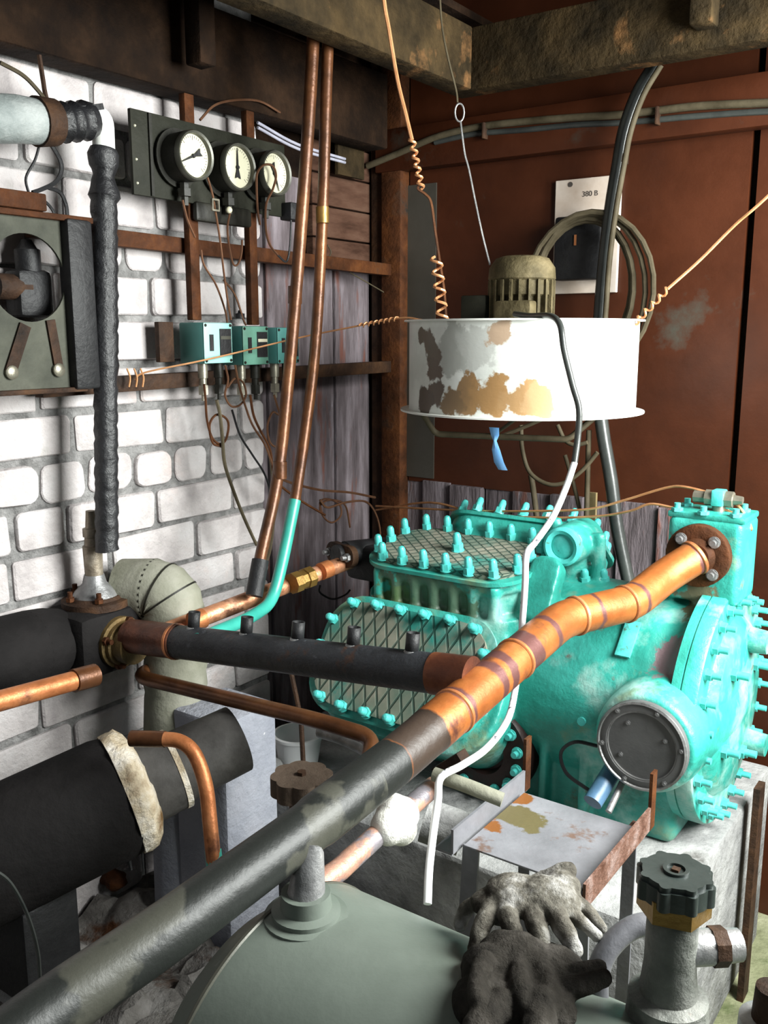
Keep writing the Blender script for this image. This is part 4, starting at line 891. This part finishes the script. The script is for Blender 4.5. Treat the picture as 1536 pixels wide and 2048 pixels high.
# coiled cable
rc = random.Random(5)
cc_ = LB(1172, 584, .06)
cl = []
for k in range(4 * 28):
    an = 6.283 * k / 28 - 1.57; t_ = k / 28
    rx = .128 + .015 * t_ + .008 * math.sin(t_ * 4); rz = .182 + .011 * t_ + .006 * math.cos(t_ * 3)
    cl.append(cc_ + Vector((rx * math.cos(an) + .010 * t_, .03 + .010 * t_, rz * math.sin(an) - .004 * t_)))
MB().tube(cl, .0078, 8).one('cable_coil', 'cable', 'coil of dusty brown cable hung over the dark box on the maroon wall', 'cable')
wb_ = lambda pts, b_, r_, m_, lab, nm='wall_cable', cc='cable': wire(nm, [LB(x, y, b_) for x, y in pts], r_, m_, lab, cc, n=10)
wb_([(1310, 130), (1275, 190), (1250, 260), (1237, 330), (1222, 420), (1210, 520), (1200, 640), (1195, 760), (1205, 860), (1222, 960), (1235, 1060), (1258, 1170)], .12, .0185, 'cablebig', 'thick black cable running down the maroon wall to the compressor', 'power_cable')
wb_([(1322, 130), (1287, 190), (1262, 260), (1248, 330), (1232, 420), (1219, 520), (1210, 640)], .15, .0075, 'cable', 'thinner grey cable strapped along the thick black one', 'power_cable')
wb_([(735, 332), (800, 305), (870, 275), (950, 255), (1050, 243), (1150, 235), (1235, 230), (1310, 222), (1400, 212), (1560, 205), (2000, 190)], .055, .010, 'cable', 'upper dusty conduit curving along the top of the maroon wall', 'conduit', 'conduit')
wb_([(870, 285), (950, 268), (1050, 260), (1150, 250), (1235, 246), (1310, 240), (1400, 232), (1560, 222), (2000, 208)], .05, .008, 'cablebig', 'lower black cable running under the dusty conduit', 'conduit', 'conduit')
for x, y, lab in ((970, 262, 'cable clip on the conduit left of the thick black cable'), (1316, 232, 'cable clip on the conduit right of the thick black cable'), (1247, 308, 'strap round the thick black cable above the pale board')):
    p = LB(x, y, .06 if y < 300 else .12); MB().box(p - Vector((.004, .03, .022)), p + Vector((.004, .014, .022)), bev=.002).one('cable_clip', 'rust_dark', lab, 'clip')
wb_([(1042, 850), (1045, 900), (1060, 945), (1095, 968), (1130, 965), (1165, 940), (1195, 905)], .14, .0062, 'cable', 'brown cable hanging in a U below the fan drum')
wb_([(1062, 950), (1068, 990), (1075, 1050)], .10, .0085, 'cable', 'short thick dusty cable dropping behind the compressor studs')
wb_([(1178, 860), (1176, 920), (1174, 1000), (1172, 1060)], .12, .0075, 'cable', 'straight dusty cable hanging right of the U-shaped one')
wb_([(1115, 850), (1130, 880), (1150, 890), (1175, 885)], .13, .006, 'cable', 'short curved cable close under the fan drum')
wb_([(1130, 910), (1145, 960), (1160, 1020)], .10, .006, 'cable', 'thin cable slanting down between the U-shaped and straight ones')
MB().bar(LB(1186, 985, .07), LB(1182, 1115, .07), .022, .012, side=(1, 0, 0)).one('timber_batten', pm('pale_batten', [(.30, .22, .10), (.45, .36, .2)], 9, .8, over=[((.5, .18, .10), 5, .6, .66)]), 'narrow yellowish batten standing behind the ring on the compressor', 'batten')
# capillaries to compressor outlet
wire('capillary_tube', [LB(752, 1012, .30), LB(860, 1018, .36), LB(960, 1022, .40), LB(1080, 1022, .44), LB(1180, 1018, .45), LB(1250, 1000, .45), LB(1330, 976, .45), LB(1370, 974, .46), LB(1430, 990, .47), LB(1475, 1010, .47), LB(1503, 1058, .47), LB(1480, 1045, .46), LB(1455, 1020, .46)], .0032, 'copper_wire', 'upper thin copper tube over the compressor studs hooking down past the outlet', 'tube')
wire('capillary_tube', [LB(752, 1020, .29), LB(860, 1005, .36), LB(960, 1028, .40), LB(1080, 1035, .44), LB(1190, 1033, .45), LB(1260, 1022, .46), LB(1300, 1008, .46), LB(1350, 1016, .46)], .0032, 'copper_wire', 'lower thin copper tube ending at the union on the outlet block', 'tube')
wire('capillary_tube', [LB(1450, 1020, .47), LB(1470, 1030, .48), LB(1478, 1055, .48), LB(1495, 1065, .48)], .0032, 'copper_wire', 'short hooked copper tube right of the outlet union', 'tube')

# ============================================================ FOREGROUND: RECEIVER TANK
tr = .24
e0 = LB(800, 1818, 1.58)
tcb = e0.y + tr * .54; tcz = e0.z - tr * .84
tk = Thing('receiver_tank', 'large grey-green horizontal tank filling the bottom of the view', 'tank', (1.1, tcb, 0))
def tank_pt(px, py):
    r_ = ray(px, py); o_ = loc(CAM); d_ = loc(CAM + r_) - o_
    A_ = d_.y ** 2 + d_.z ** 2; B_ = 2 * (d_.y * (o_.y - tcb) + d_.z * (o_.z - tcz)); C_ = (o_.y - tcb) ** 2 + (o_.z - tcz) ** 2 - tr * tr
    D_ = B_ * B_ - 4 * A_ * C_
    if D_ < 0: return None
    k_ = (-B_ - math.sqrt(D_)) / (2 * A_); return o_ + d_ * k_
e1a = (tank_pt(478, 1850) or LB(478, 1850, tcb - .1)).x
tk.part('shell', MB().lathe([(0, tr), (1.2, tr)], (e1a + .02, tcb, tcz), X, 96), 'tank')
tk.part('end_dome', MB().lathe([(-.12, .03), (-.115, .09), (-.09, .15), (-.055, .195), (-.02, tr - .015), (0, tr)], (e1a + .02, tcb, tcz), X, 96), 'tank')
tk.part('weld_seam', MB().lathe([(-.004, tr), (-.002, tr + .002), (.002, tr + .002), (.004, tr)], (e1a + .02, tcb, tcz), X, 96), 'bezel')
for s in (.25, 1.0): tk.part('saddle', MB().box((e1a + s, tcb - .18, 0), (e1a + s + .05, tcb + .18, tcz - .13)), 'rust_dark')
q = tank_pt(612, 1825) or LP(612, 1822, 1.1)
vz = Thing('tank_inlet_valve', 'grey valve with a red-brown handwheel rising behind the thick black pipe', 'valve', q)
top = LP(604, 1585, 1.42); up = Vector((0, 0, 1))
qb = Vector((q.x, q.y, q.z - .02))
vz.part('flange', MB().lathe([(0, .055), (.018, .055), (.02, .045), (.026, .045), (.03, .034), (.05, .032)], qb, up, 30), 'tank')
vz.part('neck', MB().tube([qb + up * .04, qb + up * .10 + Vector((.0, -.01, 0)), qb.lerp(top, .62)], [.026, .018, .018], 16), 'steel')
vz.part('bonnet', MB().lathe([(-.10, .028), (-.04, .030), (-.03, .022), (.0, .02)], top, up, 16), 'rust_dark')
wl_ = [(.046 + .006 * abs(math.cos(4 * 6.28318 * i / 64))) for i in range(64)]
vz.part('handwheel', MB().prism([(w_ * math.cos(6.28318 * i / 64), w_ * math.sin(6.28318 * i / 64)) for i, w_ in enumerate(wl_)], top, (1, 0, 0), (0, 1, 0), (0, 0, 1), .032), 'rustwheel')
vz.part('wheel_nut', MB().lathe([(0, .008), (.006, .008)], top + up * .032, up, 6), 'rust_dark')
# lower copper liquid pipe
lq = [LP(560, 1828, 1.16), LP(680, 1738, 1.28), LP(760, 1665, 1.38), LP(868, 1572, 1.52)]
lt = Thing('copper_liquid_pipe', 'slim copper pipe under the thick one with a white foamed joint', 'pipe', lq[2])
lt.part('tube', MB().tube(dense(lq, .03), .0175, 18), pm('banded_copper', [(.30, .16, .13), (.50, .28, .20), (.62, .34, .22)], 12, .45, .45, bump=.25, over=[((.24, .22, .24), 9, .5, .56)]))
fo = MB()
for (x, y, Y, h) in ((790, 1640, 1.40, .036), (775, 1655, 1.38, .03), (805, 1628, 1.42, .03), (800, 1655, 1.39, .03), (790, 1612, 1.43, .022)): fo.ell(LP(x, y, Y), (h, h * .9, h))
f_ = lt.part('foam_wrap', fo, pm('white_foam', [(.72, .70, .62), (.8, .79, .75)], 9, .8, bump=.5), label='white foam lump')
rm2 = f_.modifiers.new('Remesh', 'REMESH'); rm2.mode = 'VOXEL'; rm2.voxel_size = .005; rm2.use_smooth_shade = True
MB().tube([LP(868, 1548, 1.5), LP(935, 1572, 1.47), LP(1005, 1600, 1.45)], .0125, 14).one('tan_pipe_stub', 'greywrap', 'short tan pipe between the thick pipe and the steel tray', 'pipe')
mb = MB().obox(LP(900, 1525, 1.62), (.045, .012, .008), (.7, .2, .6), (0, 1, 0)); mb.one('steel_clamp', 'rust_dark', 'small grey steel clamp beside the copper pipe in front of the dark cover', 'clamp')
# dark electric motor/pipe behind tray
MB().tube([LP(850, 1640, 1.66), LP(925, 1668, 1.64)], .042, 24).one('grey_drain_pipe', 'concrete', 'dusty grey cylinder lying on the plinth behind the tray', 'pipe')

# tray stand
tz = .715
tl, trr, br, blf = LZ(1032, 1590, tz), LZ(1262, 1640, tz), LZ(1195, 1790, tz), LZ(938, 1690, tz)
a0_, a1_ = (tl.x + blf.x) / 2, (trr.x + br.x) / 2; b0_, b1_ = (tl.y + trr.y) / 2, (blf.y + br.y) / 2
tt = Thing('steel_tray_stand', 'small rusty steel tray between two angle rails in front of the compressor', 'stand', (a0_, b1_, 0))
TM = pm('stained_tray_plate', [(.13, .13, .14), (.19, .19, .205), (.26, .26, .28)], 5, .5, .2, bump=.15, over=[((.14, .09, .07), 12, .64, .7)],
        blobs=[(tuple(W((a0_ + .035, (b0_ + b1_) / 2 - .03, tz)) - tt.w), .05, (.12, .10, .045)), (tuple(W((a0_ + .008, (b0_ + b1_) / 2 + .03, tz)) - tt.w), .026, (.20, .075, .018)), (tuple(W((a0_ + .004, b0_ + .03, tz)) - tt.w), .026, (.20, .075, .018))])
tt.part('plate', MB().box((a0_, b0_, tz - .004), (a1_, b1_, tz), bev=.001), TM, smooth=None)
def angle(a, bb0, bb1, s, m_):
    mb = MB(); mb.box((a - .0025, bb0, tz - .012), (a + .0025, bb1, tz + .034)); mb.box((a, bb0, tz - .016), (a + s * .036, bb1, tz - .011)); return tt.part('angle_rail', mb, m_, smooth=None)
angle(a0_ - .012, b0_ - .04, b1_ + .02, -1, 'steelp'); angle(a1_ + .012, b0_ - .04, b1_ + .04, -1, 'rust' if False else pm('rusty_scaled_rail', [(.06, .025, .015), (.14, .075, .055), (.26, .19, .17)], 22, .7, bump=.5))
for a in (a0_ - .012, a1_ + .012):
    tt.part('upright', MB().box((a - .003, b0_ - .045, tz - .012), (a + .003, b0_ - .022, tz + .10)), 'rust')
for i, (a, bb) in enumerate(((a0_ + .01, b1_ - .01), (a1_ - .01, b1_ - .0), (a0_ + .01, b0_ + .01), (a1_ - .01, b0_ + .01))):
    if i > 1: tt.part('leg', MB().box((a - .012, bb - .002, .5 if bb < .96 else 0), (a + .012, bb + .002, tz - .005)), 'steelp', smooth=None)
    else: tt.part('leg', MB().bar((a, bb, tz - .005), (a + (-.02 if i == 0 else .02), bb + .02, .0), .032, .005, side=(1, 0, 0)), 'steelp', smooth=None)
# right valve
def hand_valve(base, head, lab, sc=1., only=False):
    t = Thing('shutoff_valve', lab, 'valve', base); up = Vector((0, 0, 1)); b_ = base; h = head.z - base.z
    t.part('body', MB().lathe([(-.03, .046 * sc), (.006, .044 * sc), (.012, .032 * sc), (h * .30, .0285 * sc), (h * .72, .028 * sc), (h * .74, .027 * sc)], b_, up, 30), pm('scuffed_grey_casting', [(.07, .075, .065), (.14, .145, .13), (.22, .22, .20)], 12, .55, .2, bump=.4, over=[((.12, .07, .05), 14, .64, .7)]))
    t.part('gland_nut', MB().lathe([(0, .040 * sc), (.026, .040 * sc), (.028, .034 * sc)], b_ + up * h * .70, up, 6), 'brass')
    pr_ = [((.040 + .0055 * max(0, math.cos(8 * 6.28318 * i / 96))) * sc * .96) for i in range(96)]
    mb = MB(); mb.prism([(w_ * math.cos(6.28318 * i / 96), w_ * math.sin(6.28318 * i / 96)) for i, w_ in enumerate(pr_)], head - up * .028, (1, 0, 0), (0, 1, 0), up, .022)
    mb.prism([(w_ * .93 * math.cos(6.28318 * i / 96), w_ * .93 * math.sin(6.28318 * i / 96)) for i, w_ in enumerate(pr_)], head - up * .006, (1, 0, 0), (0, 1, 0), up, .006)
    hw = t.part('handwheel', mb, 'handwheel')
    mb = MB(); rg = [(.014, 0), (.014, .003), (.010, .003), (.010, 0)]
    rings = [mb.ring([head + Vector((r * sc * math.cos(6.28318 * k / 24), r * sc * math.sin(6.28318 * k / 24), z_)) for k in range(24)]) for r, z_ in rg]; mb.loop_faces(rings, True, False)
    t.part('hub_ring', mb, 'handwheel', hw); t.part('spindle_end', MB().obox(head, (.004, .004, .003)), 'rust_dark', hw)
    return t
bs = LB(1335, 2000, 1.59); hd = Vector((bs.x, bs.y, LB(1342, 1738, 1.59).z))
hv = hand_valve(bs, hd, 'grey shutoff valve with a scalloped black handwheel and brass nut, lower right', 1.)
s = bs.lerp(hd, .40)
hv.part('side_port', MB().tube([s, s + Vector((.035, -.03, 0)), s + Vector((.06, -.052, 0))], [.02, .02, .018], 16), 'steel')
hv.part('side_cap', MB().lathe([(0, .022), (.016, .022)], s + Vector((.035, -.03, 0)), Vector((.06, -.05, 0)), 8), 'rust_dark')
MB().tube(cat([LP(1330, 1845, 1.0), LP(1265, 1855, 1.0), LP(1215, 1900, .99), LP(1195, 1960, .98), LP(1200, 2060, .97)]), .0135, 14).one('curved_steel_tube', 'steelp', 'dark curved tube leaving the left side of the shutoff valve', 'tube')
hd2 = LB(1545, 1975, 1.62); bs2 = Vector((hd2.x, hd2.y, tcz + math.sqrt(tr * tr - (hd2.y - tcb) ** 2) - .004)); hk = hd2.z - bs2.z
t = Thing('capped_valve', 'dark capped valve cut off by the bottom right corner', 'valve', bs2)
t.part('body', MB().lathe([(0, .032), (hk - .038, .030), (hk - .036, .026)], bs2, (0, 0, 1), 24), 'steel'); t.part('cap', MB().lathe([(0, .018), (.036, .016), (.038, .010)], bs2 + Vector((0, 0, hk - .036)), (0, 0, 1), 20), 'rust_dark')
# base shelf of the right valves
# ============================================================ GLOVES
def glove(name, lab, mass, fingers, mat, vox=.0035):
    mb = MB()
    for (x, y, Y, rx, ry, rz) in mass: mb.ell(LP(x, y, Y), (rx, ry, rz), n=10)
    for f in fingers:
        pts = [LP(x, y, Y) for x, y, Y, r in f]; rs = [r for *_, r in f]
        cp_ = cat(pts, 4); rr = []
        for i in range(len(cp_)):
            k_ = i / 4; j = min(int(k_), len(rs) - 2); rr.append(rs[j] + (rs[j + 1] - rs[j]) * min(1, k_ - j))
        mb.tube(cp_, rr, 10); mb.ell(cp_[-1], (rr[-1],) * 3, n=8); mb.ell(cp_[0], (rr[0],) * 3, n=8)
    o = mb.one(name, mat, lab, 'glove')
    m_ = o.modifiers.new('Remesh', 'REMESH'); m_.mode = 'VOXEL'; m_.voxel_size = vox; m_.use_smooth_shade = True
    s_ = o.modifiers.new('Smooth', 'SMOOTH'); s_.factor = .5; s_.iterations = 3
    tx = bpy.data.textures.new(name + '_folds', 'CLOUDS'); tx.noise_scale = .018; tx.noise_depth = 2
    d_ = o.modifiers.new('Displace', 'DISPLACE'); d_.texture = tx; d_.strength = .005; d_.mid_level = .5; d_.texture_coords = 'LOCAL'
    return o
YL = (tank_pt(1050, 1985) or LP(1050, 1985, .98)); YL = W(YL).y
glove('work_glove', 'upper pale grey dirty knitted work glove with its fingers hanging down',
      [(1045, 1792, 1.06, .050, .04, .020), (1095, 1795, 1.05, .042, .035, .022), (995, 1812, 1.06, .036, .03, .018), (1125, 1772, 1.07, .024, .02, .018)],
      [[(985, 1810, 1.05, .012), (966, 1848, 1.02, .0125), (950, 1898, 1.0, .0105)],
       [(1010, 1812, 1.05, .0125), (1020, 1845, 1.01, .0125), (1043, 1902, .985, .0100)],
       [(1060, 1812, 1.04, .013), (1074, 1855, 1.0, .013), (1087, 1908, .98, .0105)],
       [(1100, 1810, 1.04, .013), (1124, 1850, 1.0, .0135), (1148, 1900, .98, .0105)],
       [(1120, 1805, 1.05, .010), (1158, 1840, 1.02, .009), (1194, 1872, 1.0, .0075)],
       [(1135, 1788, 1.06, .010), (1172, 1818, 1.04, .0085), (1204, 1856, 1.03, .0075)],
       [(1050, 1782, 1.09, .015), (1105, 1756, 1.09, .014), (1135, 1742, 1.09, .012)],
       [(960, 1800, 1.08, .010), (935, 1815, 1.08, .010), (920, 1850, 1.07, .009)]], 'glove', .0024)
glove('work_glove', 'lower dark knitted work glove bunched under the pale one',
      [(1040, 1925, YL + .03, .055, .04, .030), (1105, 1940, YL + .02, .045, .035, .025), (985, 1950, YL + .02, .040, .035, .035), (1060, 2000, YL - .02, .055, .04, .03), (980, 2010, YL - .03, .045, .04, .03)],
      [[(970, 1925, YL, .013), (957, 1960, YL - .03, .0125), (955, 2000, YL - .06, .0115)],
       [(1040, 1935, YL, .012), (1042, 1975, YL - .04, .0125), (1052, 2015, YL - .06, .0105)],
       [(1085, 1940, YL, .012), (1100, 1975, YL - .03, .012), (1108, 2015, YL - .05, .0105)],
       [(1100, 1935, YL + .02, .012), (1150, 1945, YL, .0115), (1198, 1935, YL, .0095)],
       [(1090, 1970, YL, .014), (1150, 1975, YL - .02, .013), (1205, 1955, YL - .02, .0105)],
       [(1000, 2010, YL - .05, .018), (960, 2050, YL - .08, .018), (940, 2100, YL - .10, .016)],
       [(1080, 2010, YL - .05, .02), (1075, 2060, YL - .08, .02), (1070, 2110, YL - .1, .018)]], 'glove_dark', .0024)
MB().tube(cat([LP(1215, 1850, 1.1), LP(1235, 1770, 1.1), LP(1240, 1745, 1.12)]), .003, 8).one('bright_rod', 'whiteplastic', 'thin pale rod rising behind the gloves to the right rail of the tray', 'rod') if False else None
# ============================================================ RUBBLE, BUCKET, RIGHT FLOOR
mb = MB(); nx, ny = 60, 60; grid = []
for i in range(nx + 1):
    rowv = []
    for j in range(ny + 1):
        a = .03 + .97 * i / nx; b_ = .98 + 1.4 * j / ny
        h = .22 + .06 * noise.fractal(Vector((a * 6, b_ * 6, 0)), 1, 2, 5) + .02 * noise.cell(Vector((a * 14, b_ * 14, 1)))
        h *= min(1, (1.0 - a) * 6) * min(1, (b_ - .96) * 12 + .2)
        rowv.append(mb.bm.verts.new((a, b_, max(h, .002))))
    grid.append(rowv)
for i in range(nx):
    for j in range(ny): mb.bm.faces.new((grid[i][j], grid[i + 1][j], grid[i + 1][j + 1], grid[i][j + 1]))
mb.one('rubble_heap', 'debris', 'heap of dusty grey rubble between the brick wall and the tank', 'rubble', kind='stuff')
rk = random.Random(11)
def rock(px, py, z_, s, lab, m_='concrete'):
    c = LZ(px, py, z_); mb = MB(); mb.ell(c, (s, s * .8, s * .6), n=8)
    for v_ in mb.bm.verts: 
        q_ = (v_.co - c); k_ = 1 + .45 * noise.noise(v_.co * 18 / max(s * 10, .3) + Vector((px, 0, 0))); v_.co = c + q_ * k_
    mb.one('concrete_chunk', m_, lab, 'rubble', smooth=25)
rock(60, 1830, .28, .05, 'pale concrete chunk on the rubble under the black cylinder at the left edge')
rock(330, 1650, .33, .085, 'large pale concrete chunk beside the slim copper elbow')
rock(340, 1840, .25, .045, 'grey chunk on the rubble just above the thick pipe')
rock(40, 1970, .28, .06, 'round grey lump at the lower left edge')
rock(110, 1935, .27, .045, 'small broken piece on the rubble near the hanging black wire')
rock(230, 1760, .27, .035, 'brownish fragment leaning below the torn tape', 'rust')
rock(545, 1530, .52, .03, 'small fragment on the plinth corner beside the white bucket')
wire('black_wire', [LP(-20, 1735, 1.25), LP(20, 1765, 1.27), LP(55, 1830, 1.3), LP(75, 1900, 1.33), LP(80, 1960, 1.35)], .003, 'cablebig', 'thin black wire curving down over the rubble at the left edge')
q = LZ(572, 1540, .502)
bkT = Thing('plastic_bucket', 'white plastic bucket on the plinth behind the dark bent pipe', 'bucket', q + Vector((0, -.05, 0)))
qq = q + Vector((0, -.05, 0))
bk_ = bkT.part('shell', MB().lathe([(0, .050), (.075, .062), (.077, .067), (.084, .067), (.085, .060), (.004, .048)], qq, (0, 0, 1), 32), 'whiteplastic')
t = Thing('tie_rod', 'dark thin rod standing behind the bent dark pipe beside the bucket', 'rod', LP(605, 1530, 1.9)) if False else None
MB().tube([LB(580, 1335, .95), LB(602, 1440, .95), LB(607, 1535, .95)], .006, 8).one('thin_rod', 'rust_dark', 'thin dark rod standing behind the bent dark pipe beside the bucket', 'rod')
MB().tube(cat([LP(640, 1462, 1.78), LP(690, 1478, 1.74), LP(735, 1502, 1.7), LP(760, 1530, 1.66)]), .014, 12).one('grey_hose_piece', 'steel', 'short pale grey pipe right below the dark bend', 'pipe')
# right foreground ledge
# dark stand leg right of plinth
MB().box((1.34, .35, 0), (1.355, .40, .56)).one('angle_post', 'rust_dark', 'dark vertical angle at the right end of the plinth', 'post')
# small timbers behind header
MB().bar(LB(600, 1375, .15), LB(640, 1460, .25), .02, .02).one('leaning_batten', 'plank_dark', 'dark batten leaning on the planks below the black header pipe', 'batten')
